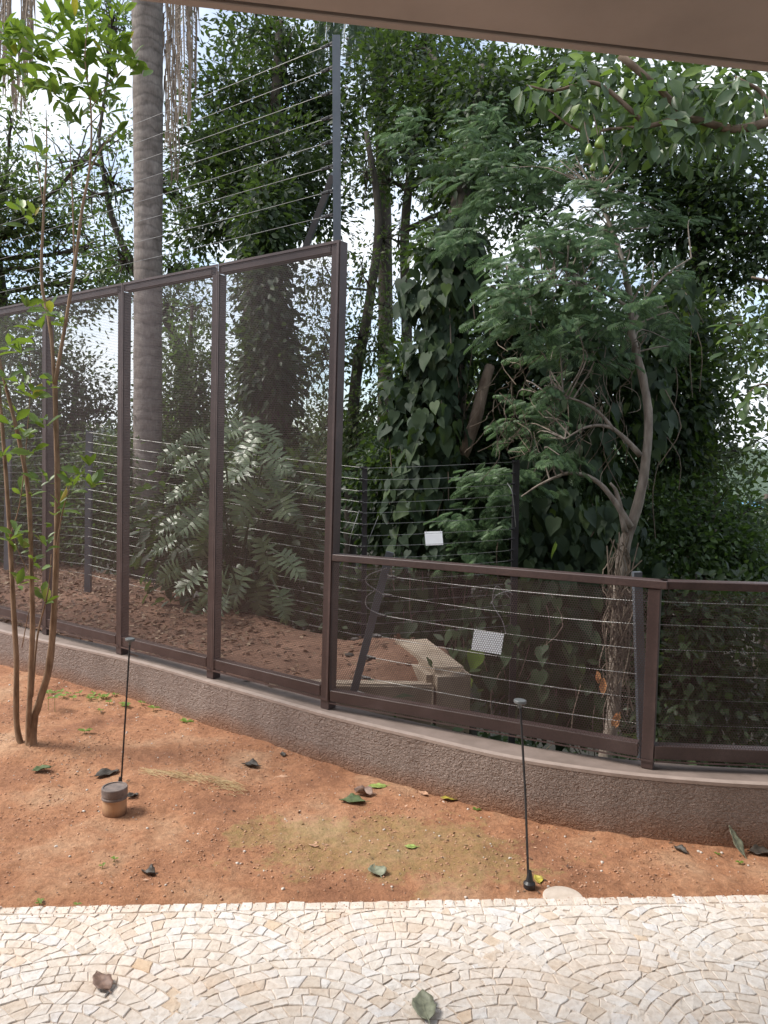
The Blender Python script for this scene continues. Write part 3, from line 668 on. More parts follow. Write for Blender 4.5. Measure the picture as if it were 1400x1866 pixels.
# ================================================================== VEGETATION
def unit_ball(n, p=.5):
    v = norm(rng.normal(size=(n, 3))); return v*(rng.random((n, 1))**p)
def crown(parent, name, lobes, t, size, m, area, cov=1.5, per=14, spread=.16, droop=.25, outw=.6, parts=0, up=1.0, jitter=.8):
    """lobes: (px, py, Y, rx_px, ry_px[, depth_m]) ; returns cluster centres for twigs"""
    PP = []; DD = []; cl = []
    for L in lobes:
        px, py, Y, rx, ry = L[:5]; dep = L[5] if len(L) > 5 else (rx+ry)/2*Y/FPX
        c = np.array(at(px, py, Y)); rr = np.array([rx*Y/FPX, dep, ry*Y/FPX])
        cv = cov*2.2*(L[6] if len(L) > 6 else 1)
        n = cv*pi*rx*ry/(area*(size*FPX/Y)**2*.55); nc = max(3, int(n/per))
        b = unit_ball(nc, .42)*rr; cc = c+b; cl.append(cc)
        k = rng.poisson(per, nc)+1; idx = np.repeat(np.arange(nc), k)
        off = rng.normal(size=(len(idx), 3))*spread; off[:, 2] *= .6
        p = cc[idx]+off; PP.append(p)
        DD.append(norm(b[idx]/rr.max()+1e-3)*outw+norm(off)*.8+rng.normal(size=(len(idx), 3))*jitter*.6-np.array([0, 0, droop]))
    P_ = np.concatenate(PP); D_ = np.concatenate(DD)
    nn = rng.normal(size=P_.shape)*.6+np.array([0, -.25, up])
    R = mats(D_, nn); s = size*rng.uniform(.6, 1.25, len(P_))
    if parts: leaf_parts('leaf', t, P_, R, s, m, parent, cap=parts, stuffname=name)
    else:
        V, T = bake(t, P_, R, s); V = V-np.array(parent.location)
        o = link(name, mesh_np(name, V, T), m, parent)
        o['kind'] = 'stuff'
    return cl
def limbs(parent, start_pts, cls, m, r0, n_tw=14, name='branch', tw=.012, trunk_pts=None):
    mt_ = MB(); off = Vector(parent.location)
    for cc in cls:
        c = Vector(cc.mean(0)); s = min(start_pts, key=lambda q: (q-c).length+max(0, q.z-c.z)*1.5)
        mid = s.lerp(c, .5)+Vector((rnd.uniform(-.2, .2), rnd.uniform(-.2, .2), rnd.uniform(0, .35)))*(s-c).length*.4
        pl = spline([s, mid, c], 4); mb = MB(); mb.tube(pl, lerp_list([r0, r0*.3], len(pl)), 6, False, .15)
        link(name, mesh_py(name, [tuple(Vector(v)-off) for v in mb.V], mb.F), m, parent)
        for k in rng.choice(len(cc), min(n_tw, len(cc)), replace=False):
            e = Vector(cc[k]); q = pl[rnd.randrange(len(pl)//2, len(pl))]
            mm_ = q.lerp(e, .5)+Vector((rnd.uniform(-.1, .1), rnd.uniform(-.1, .1), rnd.uniform(-.05, .15)))*(q-e).length
            mt_.tube([q, mm_, e], [tw, tw*.6, tw*.25], 4, False)
    o = link('twigs', mesh_py('twigs', [tuple(Vector(v)-off) for v in mt_.V], mt_.F), m, parent); o['kind'] = 'stuff'; return o
def trunk(parent, pts, rad, m, n=12, sub=5, name='trunk', jit=.06):
    pl = spline(pts, sub); mb = MB(); mb.tube(pl, lerp_list(rad, len(pl)), n, True, jit)
    V = [tuple(Vector(v)-Vector(parent.location)) for v in mb.V]
    link(name, mesh_py(name, V, mb.F, True), m, parent); return pl
A_FAR, A_ELL, A_HEART, A_FEA = .24, .32, .5, .16

def tree(label, lobes, tpts, trad, leafm, size=.1, cov=1.5, t=T_FAR, area=A_FAR, bark='bark_dark', name='broadleaf_tree', group=None, n_tw=10, per=14, spread=.18, lr=.03, tw=.012, **kw):
    b = Vector(tpts[0]); e = empty(name, b); tag(e, label, 'tree', group)
    pl = trunk(e, tpts, trad, bark)
    cls = crown(e, 'crown', lobes, t, size, leafm, area, cov, per, spread, **kw)
    limbs(e, pl[len(pl)//3:], cls, bark, lr, n_tw, tw=tw)
    return e
def gz(x, y): return terr(x, y)
def tb(px, Y, z=None):
    p = at(px, 900, Y); p.z = gz(p.x, Y)-.1 if z is None else z; return p

# centre-left dark tree rising behind the tall fence
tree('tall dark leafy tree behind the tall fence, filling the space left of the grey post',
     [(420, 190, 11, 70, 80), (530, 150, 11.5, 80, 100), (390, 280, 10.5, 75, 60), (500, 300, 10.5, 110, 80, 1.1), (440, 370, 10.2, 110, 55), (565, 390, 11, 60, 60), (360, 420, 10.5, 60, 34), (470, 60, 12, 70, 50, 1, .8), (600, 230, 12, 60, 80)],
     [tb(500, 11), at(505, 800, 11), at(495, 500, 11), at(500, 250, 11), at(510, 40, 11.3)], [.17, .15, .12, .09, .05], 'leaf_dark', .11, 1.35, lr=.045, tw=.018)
# vine-clad trunk seen through the third panel
e = empty('vine_clad_trunk', tb(490, 8.2)); tag(e, 'thick tree trunk smothered in dark leaves seen through the tall mesh panel', 'tree')
trunk(e, [tb(490, 8.2), at(486, 800, 8.2), at(480, 500, 8.4), at(490, 340, 8.6)], [.3, .26, .2, .12], 'bark_dark')
crown(e, 'crown', [(484, 430, 8.2, 44, 90, .4), (484, 540, 8.1, 46, 110, .42), (490, 680, 8.0, 54, 120, .45), (500, 880, 8.1, 60, 110, .4), (520, 1010, 8.0, 70, 90, .4), (490, 380, 8.5, 40, 70, .3)], T_ELL, .09, 'leaf_dark', A_ELL, 2.8, 10, .08, .8)
# lit light-leaved tree between the post and the vine column
tree('airy light green tree with thin limbs just right of the tall fence',
     [(665, 330, 9.5, 30, 70, .5, .4), (660, 500, 9.2, 22, 80, .4, .6), (700, 440, 9.6, 45, 45, .5, .2), (655, 620, 9.2, 28, 60, .4, .8), (700, 640, 9.3, 45, 60, .5, .55), (690, 740, 9.2, 45, 50, .5, .7), (720, 560, 9.6, 30, 70, .5, .4), (735, 430, 9.7, 24, 60, .4, .3), (650, 820, 9.1, 50, 60, .5, 1.1), (580, 520, 9.5, 40, 60, .5, .7), (570, 640, 9.4, 45, 80, .5, .9), (590, 780, 9.4, 50, 70, .5, .9)],
     [tb(640, 9.3), at(640, 900, 9.3), at(648, 700, 9.3), at(672, 560, 9.3), at(690, 400, 9.5), at(668, 240, 9.5)], [.09, .08, .07, .06, .05, .03], 'leaf_olive', .075, .85, lr=.016, bark='bark_dark', droop=.7)
# back trees centre-top: dark canopy
tree('broad dark canopy tree high up in the centre, right of the grey post',
     [(700, 150, 10.5, 60, 70), (770, 200, 10, 70, 80), (870, 160, 9.5, 90, 60), (720, 270, 10, 60, 60, .6, .5), (800, 310, 9.6, 60, 60, .6, .7), (900, 280, 9.2, 80, 60), (960, 180, 9.4, 80, 70), (1050, 150, 9.6, 80, 60), (690, 330, 10, 36, 30, .4, .4), (780, 90, 11, 120, 40), (960, 380, 9.3, 60, 60, .6, .8)],
     [tb(735, 10), at(735, 900, 10), at(742, 650, 10), at(738, 420, 10), at(760, 250, 10), at(800, 120, 10)], [.1, .085, .07, .06, .05, .03], 'leaf_dark', .10, 1.5, lr=.04, tw=.014)
# vine column with heart leaves
vc = empty('vine_covered_tree', tb(810, 7.0)); tag(vc, 'tree column cloaked in hanging heart-shaped vine leaves behind the far wires', 'tree')
trunk(vc, [tb(830, 7.2), at(820, 900, 7.2), at(815, 700, 7.2), at(830, 450, 7.4), at(850, 300, 7.8), at(880, 120, 8.4)], [.2, .2, .17, .12, .07, .03], 'bark_dark')
trunk(vc, [at(845, 830, 6.75), at(868, 760, 6.75), at(880, 710, 6.8), at(893, 668, 6.9)], [.05, .055, .05, .045], 'bark', 8, name='broken_limb')
def curtain(parent, lobes, size, m='leaf_heart', cov=1.6, parts=300, hang=1.0):
    PP = []; cs = []
    for px, py, Y, rx, ry, dep in lobes:
        n = int(cov*pi*rx*ry/(A_HEART*(size*FPX/Y)**2*.6))
        c = np.array(at(px, py, Y)); rr = np.array([rx*Y/FPX, dep, ry*Y/FPX]); b = unit_ball(n, .33)*rr
        b[:, 1] = -np.abs(b[:, 1])*rng.choice([1, 1, 1, -1], n); PP.append(c+b); cs.append(b/rr)
    P_ = np.concatenate(PP); B_ = np.concatenate(cs); n = len(P_)
    outw = B_*np.array([1, 1, 0])+np.array([0, -.35, 0])
    D_ = np.array([0, 0, -hang])+outw*.25+rng.normal(size=(n, 3))*.28
    nn = norm(outw)*.9+np.array([0, 0, .45])+rng.normal(size=(n, 3))*.4
    leaf_parts('leaf', T_HEART, P_, mats(D_, nn), size*rng.uniform(.5, 1.35, n), m, parent, cap=parts)
    return P_
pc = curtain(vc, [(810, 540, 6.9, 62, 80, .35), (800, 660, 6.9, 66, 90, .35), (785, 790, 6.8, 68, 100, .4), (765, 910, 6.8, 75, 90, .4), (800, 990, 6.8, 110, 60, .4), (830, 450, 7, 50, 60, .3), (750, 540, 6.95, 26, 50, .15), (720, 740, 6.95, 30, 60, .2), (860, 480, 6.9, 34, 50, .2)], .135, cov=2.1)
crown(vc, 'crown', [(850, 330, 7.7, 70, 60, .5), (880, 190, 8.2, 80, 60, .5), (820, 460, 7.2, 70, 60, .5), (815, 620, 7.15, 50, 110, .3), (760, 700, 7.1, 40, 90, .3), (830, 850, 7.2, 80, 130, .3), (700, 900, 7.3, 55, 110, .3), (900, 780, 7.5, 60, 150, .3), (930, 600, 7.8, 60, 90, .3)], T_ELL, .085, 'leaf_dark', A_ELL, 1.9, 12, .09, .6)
mb = MB()
for k in range(26):
    p = Vector(pc[rnd.randrange(len(pc))]); q = p+Vector((rnd.uniform(-.1, .1), -.05, -rnd.uniform(.3, 1.0))); mb.tube([p, p.lerp(q, .5)+Vector((rnd.uniform(-.05, .05), -.03, 0)), q], .005, 4, False)
mb.V = [tuple(Vector(v)-vc.location) for v in mb.V]; mb.build('vine_stems', 'vine_stem', vc)['kind'] = 'stuff'
# vine mass right of centre
vm_ = empty('vine_thicket', at(1020, 1250, 6.6)); tag(vm_, 'thicket of heart-leaved vines behind the near bare-trunked tree', 'vine')
pc = curtain(vm_, [(1010, 960, 6.6, 120, 90, .5), (1040, 800, 6.8, 100, 100, .5), (1060, 640, 7.0, 110, 80, .5), (1000, 1080, 6.4, 130, 80, .5), (900, 1160, 6.3, 90, 110, .4), (1030, 1220, 6.2, 120, 130, .4), (1180, 640, 7.1, 60, 80, .4), (1180, 760, 7.0, 40, 90, .4), (1120, 1000, 6.5, 60, 100, .3), (1180, 1150, 6.4, 60, 160, .3), (760, 1110, 6.9, 100, 70, .3), (1230, 560, 7.2, 40, 60, .3)], .125, cov=1.5)
crown(vm_, 'foliage', [(1040, 760, 7.6, 150, 280, .3), (1020, 1150, 7.2, 200, 190, .3), (1220, 700, 7.8, 90, 200, .3), (700, 1110, 7.3, 110, 80, .3)], T_ELL, .10, 'leaf_dark', A_ELL, 1.9, 12, .1, .6)
mb = MB()
for k in range(55):
    p = Vector(pc[rnd.randrange(len(pc))]); q = p+Vector((rnd.uniform(-.25, .25), -.05, -rnd.uniform(.3, .9))); mb.tube(spline([p, p.lerp(q, .5)+Vector((rnd.uniform(-.15, .15), -.08, 0)), q], 3), .004, 4, False)
mb.V = [tuple(Vector(v)-vm_.location) for v in mb.V]; mb.build('vine_stems', 'vine_stem', vm_)['kind'] = 'stuff'
# the near feathery tree with the bare curved trunk
ft = empty('feathery_tree', at(1100, 1400, 5.5)); tag(ft, 'slender tree with bare curved reddish trunk and feathery green foliage', 'tree')
tp = trunk(ft, [at(1095, 1420, 5.5), at(1118, 1300, 5.5), at(1125, 1160, 5.5), at(1135, 1010, 5.5), at(1160, 930, 5.5), at(1176, 850, 5.5), at(1182, 760, 5.5), at(1172, 690, 5.55), at(1152, 610, 5.6), at(1148, 540, 5.6), at(1130, 460, 5.7), at(1108, 400, 5.75), at(1085, 350, 5.8)], [.056, .046, .046, .044, .036, .032, .030, .028, .025, .022, .019, .015, .01], 'bark_pale', 14, 5, jit=.2)
LIMBS = []
for pts, rad in (([(1150, 960), (1118, 910), (1085, 875), (1040, 862), (990, 880), (950, 905)], [.035, .028, .022, .018, .012, .006]),
                 ([(1168, 830), (1140, 800), (1110, 778), (1070, 778), (1030, 800)], [.03, .024, .018, .012, .006]),
                 ([(1120, 785), (1090, 750), (1045, 727), (1010, 728)], [.02, .015, .01, .005]),
                 ([(1140, 970), (1125, 900), (1112, 880)], [.03, .02, .012]),
                 ([(1150, 600), (1180, 540), (1215, 500), (1260, 470)], [.018, .014, .009, .005]),
                 ([(1148, 560), (1090, 530), (1010, 520), (930, 560)], [.018, .013, .009, .005])):
    LIMBS += trunk(ft, [at(x, y, 5.45) for x, y in pts], [r*.75 for r in rad], 'bark_pale', 7, 4, name='limb', jit=.2)
mb = MB()
for k in range(60):          # aerial roots and stems wound round the lower trunk
    y0 = rnd.uniform(960, 1180); x0 = 1130+rnd.uniform(-22, 22); pts = [at(x0+rnd.uniform(-16, 16)+(i-2)*rnd.uniform(-4, 2), y0+i*rnd.uniform(25, 45), 5.38+rnd.uniform(-.06, .04)) for i in range(5)]
    mb.tube(spline(pts, 3), .0045, 4, False)
mb.V = [tuple(Vector(v)-ft.location) for v in mb.V]; mb.build('root_tangle', 'vine_stem', ft)['kind'] = 'stuff'
mb = MB()
for k in range(80):          # fine bare twigs hanging in the middle
    x0, y0 = rnd.uniform(900, 1150), rnd.uniform(560, 800); pts = [at(x0, y0, 5.6)]
    for i in range(3): x0 += rnd.uniform(-35, 30); y0 += rnd.uniform(5, 45); pts.append(at(x0, y0, 5.6+rnd.uniform(-.2, .3)))
    mb.tube(spline(pts, 3), [.003]*10, 3, False)
mb.V = [tuple(Vector(v)-ft.location) for v in mb.V]; mb.build('bare_twigs', 'vine_stem', ft)['kind'] = 'stuff'
CLUST = []
def feathers(parent, lobes, size, m, cov, name='crown', cl_sp=.13):
    cov *= 1.5; size *= .82
    PP = []; DD = []
    for L in lobes:
        px, py, Y, rx, ry, dep = L[:6]; cv = cov*(L[6] if len(L) > 6 else 1)
        n = int(cv*pi*rx*ry/(A_FEA*(size*FPX/Y)**2*.8)); nc = max(2, n//6)
        c = np.array(at(px, py, Y)); rr = np.array([rx*Y/FPX, dep, ry*Y/FPX]); b = unit_ball(nc, .4)*rr
        sd_ = norm(b/rr+rng.normal(size=(nc, 3))*.4+np.array([-.35, -.2, 0]))*np.array([1, 1, .25])
        idx = np.repeat(np.arange(nc), 6); k = np.tile(np.arange(6), nc)[:, None]
        PP.append(c+b[idx]+sd_[idx]*(k-2.5)*.035+rng.normal(size=(len(idx), 3))*.02)
        CLUST.append(c+b); side = np.cross(sd_[idx], [0, 0, 1.0])*np.where(k % 2, 1, -1)
        DD.append(sd_[idx]*1.0+side*.7+np.array([0, 0, -.42])+rng.normal(size=(len(idx), 3))*.18)
    P_ = np.concatenate(PP); D_ = np.concatenate(DD); nn = np.array([0, -.3, 1])+rng.normal(size=P_.shape)*.28
    V, T = bake(T_FEATHER, P_, mats(D_, nn), size*rng.uniform(.55, 1.1, len(P_))); V = V-np.array(parent.location)
    o = link(name, mesh_np(name, V, T), m, parent); o['kind'] = 'stuff'
feathers(ft, [(1010, 560, 5.3, 110, 60, .45), (930, 590, 5.2, 55, 36, .3), (1060, 480, 5.5, 110, 60, .45), (960, 470, 5.5, 60, 45, .35), (1100, 380, 5.7, 80, 60, .4, .8), (1180, 520, 5.6, 60, 60, .35, .5), (1000, 420, 5.7, 70, 40, .35, .9), (900, 330, 6.4, 90, 60, .5, .8), (880, 240, 6.6, 80, 60, .5, .7), (1010, 300, 6.4, 80, 60, .5, .6),
              (960, 770, 6.0, 60, 50, .2, 1.1), (920, 880, 6.4, 80, 40, .2, 1.3), (880, 950, 6.4, 75, 36, .2, 1.3), (870, 1010, 6.4, 80, 30, .2, 1.3), (1000, 830, 5.4, 60, 40, .3, .6), (1020, 720, 5.5, 60, 40, .3, .6), (850, 420, 6.3, 60, 35, .3, .8), (1110, 560, 5.35, 70, 46, .35, .8), (920, 530, 5.1, 46, 36, .3, .9), (1200, 600, 5.9, 50, 60, .3, .5), (1060, 300, 6.2, 90, 50, .5, .6), (780, 260, 7, 90, 60, .5, .5), (1180, 400, 6.2, 80, 60, .4, .5), (1030, 640, 5.6, 100, 40, .3, .7)], .17, 'leaf_feather', 1.15)
mb = MB(); starts = tp+LIMBS
for q in np.concatenate(CLUST)[::2]:
    e = Vector(q); s0 = min(starts, key=lambda a: (a-e).length+max(0, a.z-e.z)*.6)
    if (s0-e).length < .75: mb.tube(spline([s0, s0.lerp(e, .5)+Vector((rnd.uniform(-.12, .12), rnd.uniform(-.1, .1), rnd.uniform(0, .15))), e], 3), [.006, .0055, .005, .0045, .004, .003, .002], 4, False)
mb.V = [tuple(Vector(v)-ft.location) for v in mb.V]; mb.build('twigs', 'bark_pale', ft)['kind'] = 'stuff'
for (x, y, s_) in ((1098, 1240, .10), (1128, 1300, .085), (1092, 1225, .07)):
    P_ = np.array([at(x+rnd.uniform(-5, 5), y+rnd.uniform(-6, 6), 5.2) for _ in range(4)]); leaf_parts('dry_bract', T_ELL, P_, mats(np.array([[rnd.uniform(-.5, .5), -.2, -1] for _ in range(4)]), np.array([[rnd.uniform(-.6, .6), -1, .2] for _ in range(4)])), s_, 'dry_bract', ft)
# avocado tree: limbs from the right, large leaves, three fruits
av = empty('avocado_tree', tb(1560, 5.4, -.6)); tag(av, 'tree with large drooping leaves and green fruit under the canopy edge, top right', 'tree')
tp = trunk(av, [tb(1560, 5.4, -.6), at(1570, 800, 5.4), at(1555, 400, 5.3), at(1520, 120, 5.2)], [.13, .12, .1, .07], 'bark')
for pts, rad in (([(1530, 180), (1420, 215), (1340, 235), (1250, 215), (1180, 230), (1105, 235)], [.04, .032, .026, .02, .014, .008]), ([(1180, 230), (1110, 165), (1070, 150), (1010, 165), (960, 155)], [.016, .014, .012, .009, .005]),
                 ([(1110, 235), (1060, 240), (1000, 200)], [.01, .008, .005]), ([(1400, 215), (1390, 170), (1340, 140)], [.02, .014, .008]), ([(1250, 215), (1210, 170), (1130, 100)], [.016, .02, .024])):
    trunk(av, [at(x, y, 5.0) for x, y in pts], rad, 'bark', 7, 4, name='limb')
PP = []; DD = []
for px, py, Y, r_, n in ((960, 150, 4.9, 20, 9), (1010, 165, 5, 34, 16), (1060, 130, 5, 34, 16), (1080, 160, 5, 34, 18), (1065, 200, 5, 34, 14), (1110, 235, 5, 20, 8), (1170, 190, 5, 40, 22), (1200, 215, 5, 36, 22), (1225, 175, 5, 34, 18), (1180, 250, 5, 26, 12), (1275, 170, 5, 34, 18), (1305, 190, 5, 36, 20), (1290, 230, 5, 30, 16), (1345, 145, 4.9, 30, 16), (1375, 165, 4.7, 26, 10), (1345, 230, 5, 30, 14), (1245, 240, 5, 30, 14), (1100, 270, 5, 14, 5), (1210, 140, 5.2, 50, 20), (1330, 260, 5.2, 40, 12), (1130, 140, 5.2, 50, 16), (1240, 270, 5.3, 40, 12)):
    c = np.array(at(px, py, Y)); k = rng.normal(size=(n, 3))*r_*Y/FPX*.55
    PP.append(c+k); DD.append(norm(k)*.7+np.array([0, -.1, -.75])+rng.normal(size=(n, 3))*.3)
P_ = np.concatenate(PP); D_ = np.concatenate(DD); nn = np.array([0, -.6, .8])+rng.normal(size=P_.shape)*.45
leaf_parts('leaf', T_ELL, P_, mats(D_, nn), .125*rng.uniform(.7, 1.25, len(P_)), 'leaf_avocado', av, cap=290)
crown(av, 'crown', [(1120, 150, 5.8, 120, 60, .3), (1250, 190, 5.8, 130, 70, .3), (1350, 180, 5.7, 70, 70, .3)], T_ELL, .12, 'leaf_avocado', A_ELL, .9, 8, .12, .7)
for px, py, ln in ((1073, 272, .085), (1090, 258, .095), (1104, 306, .07), (1080, 300, .06)):
    mb = MB(); L = ln*.85; mb.lathe([(.001, 0), (.3*L, .06*L), (.36*L, .25*L), (.32*L, .5*L), (.2*L, .78*L), (.1*L, .95*L), (.03*L, 1.0*L)], 14)
    o = mb.build('fruit', 'avocado', av, True, loc=at(px, py+12, 4.85)-av.location); o.rotation_euler = (rnd.uniform(-.2, .2), rnd.uniform(-.3, .3), 0)
    a = at(px, py-12, 4.85); mb = MB(); mb.tube(spline([a, at(px-8, py-50, 4.88), at(px-2 if px < 1100 else px-12, 232, 4.95)], 3), .003, 5, False)
    mb.V = [tuple(Vector(v)-av.location) for v in mb.V]; mb.build('fruit_stalk', 'vine_stem', av)
# right background trees
RG = 'trees beyond the fence on the right'
tree('dark full tree at the right, behind the fruit branches', [(1130, 270, 9.5, 80, 60), (1230, 320, 9.3, 90, 70), (1330, 330, 9, 90, 80), (1390, 420, 8.8, 60, 90), (1260, 400, 9.2, 80, 50), (1200, 440, 9.4, 60, 50, .6, .8), (1330, 490, 9, 70, 60, .6, .8), (1250, 520, 9.2, 60, 50)],
     [tb(1290, 9.2), at(1285, 900, 9.2), at(1270, 600, 9.2), at(1280, 350, 9.2)], [.16, .14, .11, .06], 'leaf_dark', .1, 1.45, lr=.04, name='broadleaf_tree', group=RG)
tree('dark olive bushy tree at the right, below the full one', [(1250, 600, 8.2, 60, 60), (1330, 640, 8.4, 60, 50, .5, .55), (1230, 720, 8, 60, 80), (1310, 740, 8.2, 70, 60, .5, .7), (1260, 850, 8, 80, 70), (1360, 820, 8.5, 50, 50, .5, .5), (1370, 620, 9, 40, 60, .4, .7)],
     [tb(1262, 8.2), at(1262, 1000, 8.2), at(1255, 800, 8.2), at(1275, 600, 8.2)], [.12, .1, .08, .04], 'leaf_olive', .085, 1.35, lr=.03, name='broadleaf_tree', group=RG)
tree('glossy green bush at the far right just above the low fence rail', [(1200, 930, 7.4, 60, 50), (1240, 1000, 7.2, 80, 50), (1330, 1010, 7.2, 80, 50), (1290, 930, 7.5, 60, 50, .5, .8), (1370, 930, 7.6, 40, 40, .4, .6), (1390, 1020, 7.2, 50, 50)],
     [tb(1280, 7.4), at(1275, 1150, 7.4), at(1280, 1000, 7.4)], [.06, .05, .03], 'leaf_mid', .075, 1.5, T_ELL, A_ELL, lr=.02, name='leafy_bush', group=None)
tree('shaded bush seen only through the rightmost mesh panels', [(1260, 1120, 6.2, 80, 60, .4), (1350, 1110, 6.2, 70, 60, .4, .7), (1250, 1240, 6, 90, 80, .4), (1370, 1260, 6, 60, 80, .4), (1300, 1350, 5.9, 130, 60, .4), (1180, 1340, 5.9, 80, 60, .4), (1310, 1190, 6.1, 60, 30, .4, .3)],
     [tb(1300, 6.1), at(1300, 1400, 6.1), at(1300, 1200, 6.1)], [.05, .04, .03], 'leaf_dark', .09, 1.7, T_ELL, A_ELL, lr=.02, name='leafy_bush')
tree('low dark bush just beyond the bank crest beside the tall fence end post', [(565, 1115, 8.2, 60, 60, .4), (640, 1120, 8.2, 60, 60, .4), (700, 1150, 8, 60, 50, .4)],
     [tb(610, 8.3), at(610, 1180, 8.3), at(605, 1110, 8.3)], [.04, .03, .02], 'leaf_dark', .085, 1.3, T_ELL, A_ELL, lr=.015, name='leafy_bush')
# near leaves entering from the right edge
rb = empty('small_tree', tb(1520, 4.6, -.5)); tag(rb, 'grey-green leafy branches reaching in from the right edge at mid height', 'tree')
trunk(rb, [tb(1520, 4.6, -.5), at(1530, 1000, 4.6), at(1515, 700, 4.6), at(1480, 500, 4.6)], [.05, .045, .035, .02], 'bark')
for pts in ([(1512, 700), (1440, 640), (1380, 600), (1330, 590)], [(1518, 760), (1450, 720), (1390, 700), (1360, 720)], [(1490, 560), (1430, 520), (1370, 505)]):
    trunk(rb, [at(x, y, 4.55) for x, y in pts], [.012, .009, .006, .003][:len(pts)], 'bark', 6, 4, name='twig')
PP = []; DD = []
for px, py, r_, n in ((1340, 600, 18, 8), (1370, 590, 26, 14), (1390, 620, 22, 12), (1350, 640, 20, 7), (1385, 700, 24, 11), (1365, 730, 14, 5), (1390, 550, 20, 8), (1385, 760, 16, 5), (1395, 800, 16, 5), (1385, 650, 22, 7), (1440, 640, 50, 40)):
    c = np.array(at(px, py, 4.5)); k = rng.normal(size=(n, 3))*r_*4.5/FPX*.6; PP.append(c+k); DD.append(norm(k)*.8+np.array([-.2, -.1, -.25])+rng.normal(size=(n, 3))*.3)
P_ = np.concatenate(PP); D_ = np.concatenate(DD); leaf_parts('leaf', T_ELL, P_, mats(D_, np.array([0, -.4, 1])+rng.normal(size=P_.shape)*.4), .088*rng.uniform(.7, 1.2, len(P_)), 'leaf_avocado', rb)

# left side: trees behind palm
LG = 'trees beyond the fence on the left'
tree('olive spreading tree at the far left, above the tall fence', [(20, 320, 14, 50, 40, .8, .7), (40, 400, 14, 80, 50, .9, .8), (130, 420, 14.5, 60, 34, .8, .45), (60, 490, 14, 60, 36, .8, .5), (190, 510, 13.5, 60, 30, .7, .8), (0, 560, 14, 60, 40, .8, .8), (110, 340, 14, 70, 40, .8, .3), (190, 440, 13.5, 50, 50, .8, .35), (30, 240, 14, 50, 50, .8, .3), (210, 250, 13, 30, 60, .6, .3), (120, 560, 14, 70, 30, .8, .8), (-60, 420, 14, 80, 100)],
     [tb(-40, 14.5), at(-30, 800, 14.5), at(0, 600, 14.5), at(-10, 440, 14.3)], [.25, .2, .16, .1], 'leaf_olive', .12, 1.3, lr=.05, tw=.02, group=LG)
tree('thinly leaved tree with bare crooked limbs behind the palm trunk', [(210, 330, 12, 40, 60, .6, .25), (160, 350, 12, 60, 60, .6, .12), (220, 480, 12, 40, 40, .6, .5), (330, 480, 12, 50, 30, .6, .8), (110, 300, 12, 40, 60, .5, .12), (330, 350, 12.5, 30, 60, .5, .5), (320, 560, 12, 60, 40, .6, .6), (210, 30, 12, 40, 50, .5, .5)],
     [tb(330, 12), at(340, 800, 12), at(320, 620, 12), at(240, 480, 12), at(200, 380, 12), at(180, 250, 12)], [.12, .1, .08, .06, .045, .02], 'leaf_mid', .09, 1.2, n_tw=40, lr=.03, tw=.016, group=LG)
tree('small-leaved tree behind the tall mesh, left of the palm trunk', [(140, 700, 10, 40, 60, .5, .9), (120, 800, 10, 60, 60, .5), (175, 750, 10, 40, 30, .5, .35), (60, 760, 10, 70, 90, .6), (60, 640, 10, 70, 50, .5, .9), (205, 740, 10, 20, 30, .3, .4)],
     [tb(110, 10), at(110, 900, 10), at(130, 780, 10), at(140, 680, 10)], [.07, .06, .04, .02], 'leaf_dark', .075, 1.3, lr=.02, group=LG)
tree('green shrub bank behind the tall mesh beside the dark fence pole', [(200, 860, 9.2, 60, 70, .5), (130, 930, 9, 80, 70, .5), (200, 970, 8.8, 60, 70, .5), (40, 950, 9, 90, 80, .5), (-40, 900, 9, 80, 150, .5), (210, 830, 9.6, 30, 50, .4)],
     [tb(150, 9.2), at(150, 1000, 9.2), at(150, 900, 9.2)], [.05, .04, .02], 'leaf_mid', .07, 1.5, lr=.02, name='leafy_bush', group=None)
tree('pale green shrubby tree between the palm trunk and the fence post', [(330, 640, 10, 40, 60, .5, .8), (360, 560, 10.5, 40, 50, .5, .4), (320, 740, 9.8, 50, 70, .5), (370, 700, 9.8, 36, 90, .5), (300, 850, 9.5, 60, 70, .5), (380, 860, 9.5, 50, 100, .5), (300, 960, 9.2, 60, 70, .5)],
     [tb(345, 10), at(345, 900, 10), at(345, 700, 10), at(350, 560, 10)], [.07, .06, .045, .02], 'leaf_mid', .085, 1.35, lr=.02, group=LG)
# far wood on the slope that closes the view low down
for k, (px, Y, lobes) in enumerate(((620, 20, [(600, 900, 20, 120, 120, 1.5), (700, 860, 20, 100, 80, 1.5), (640, 790, 21, 50, 50, 1.2, .3)]), (900, 22, [(850, 950, 22, 160, 120, 1.5), (980, 880, 22, 120, 140, 1.5), (860, 760, 22, 100, 120, 1.5, .8)]), (1200, 21, [(1150, 1000, 21, 140, 140, 1.5), (1290, 1010, 21, 120, 110, 1.5)]),
                             (300, 22, [(230, 930, 22, 120, 110, 1.5), (400, 900, 22, 120, 150, 1.5), (330, 800, 22, 70, 60, 1.3, .7)]), (50, 24, [(60, 920, 24, 140, 120, 1.8), (-80, 850, 24, 120, 160, 1.8)]), (1400, 24, [(1400, 1010, 24, 110, 80, 1.5)]))):
    tree(('broad tree far down the slope behind the step in the mesh fence', 'broad tree far down the slope behind the vine column', 'broad tree far down the slope behind the curved trunk', 'broad tree far down the slope behind the palm', 'broad tree far down the slope at the left edge', 'broad tree far down the slope at the right edge')[k],
         lobes, [tb(px, Y), at(px, 1150, Y), at(px, 900, Y)], [.3, .25, .12], 'leaf_mid' if k % 2 else 'leaf_dark', .17, 1.5, lr=.06, tw=.03, per=18, spread=.35, group='broad trees down the slope')

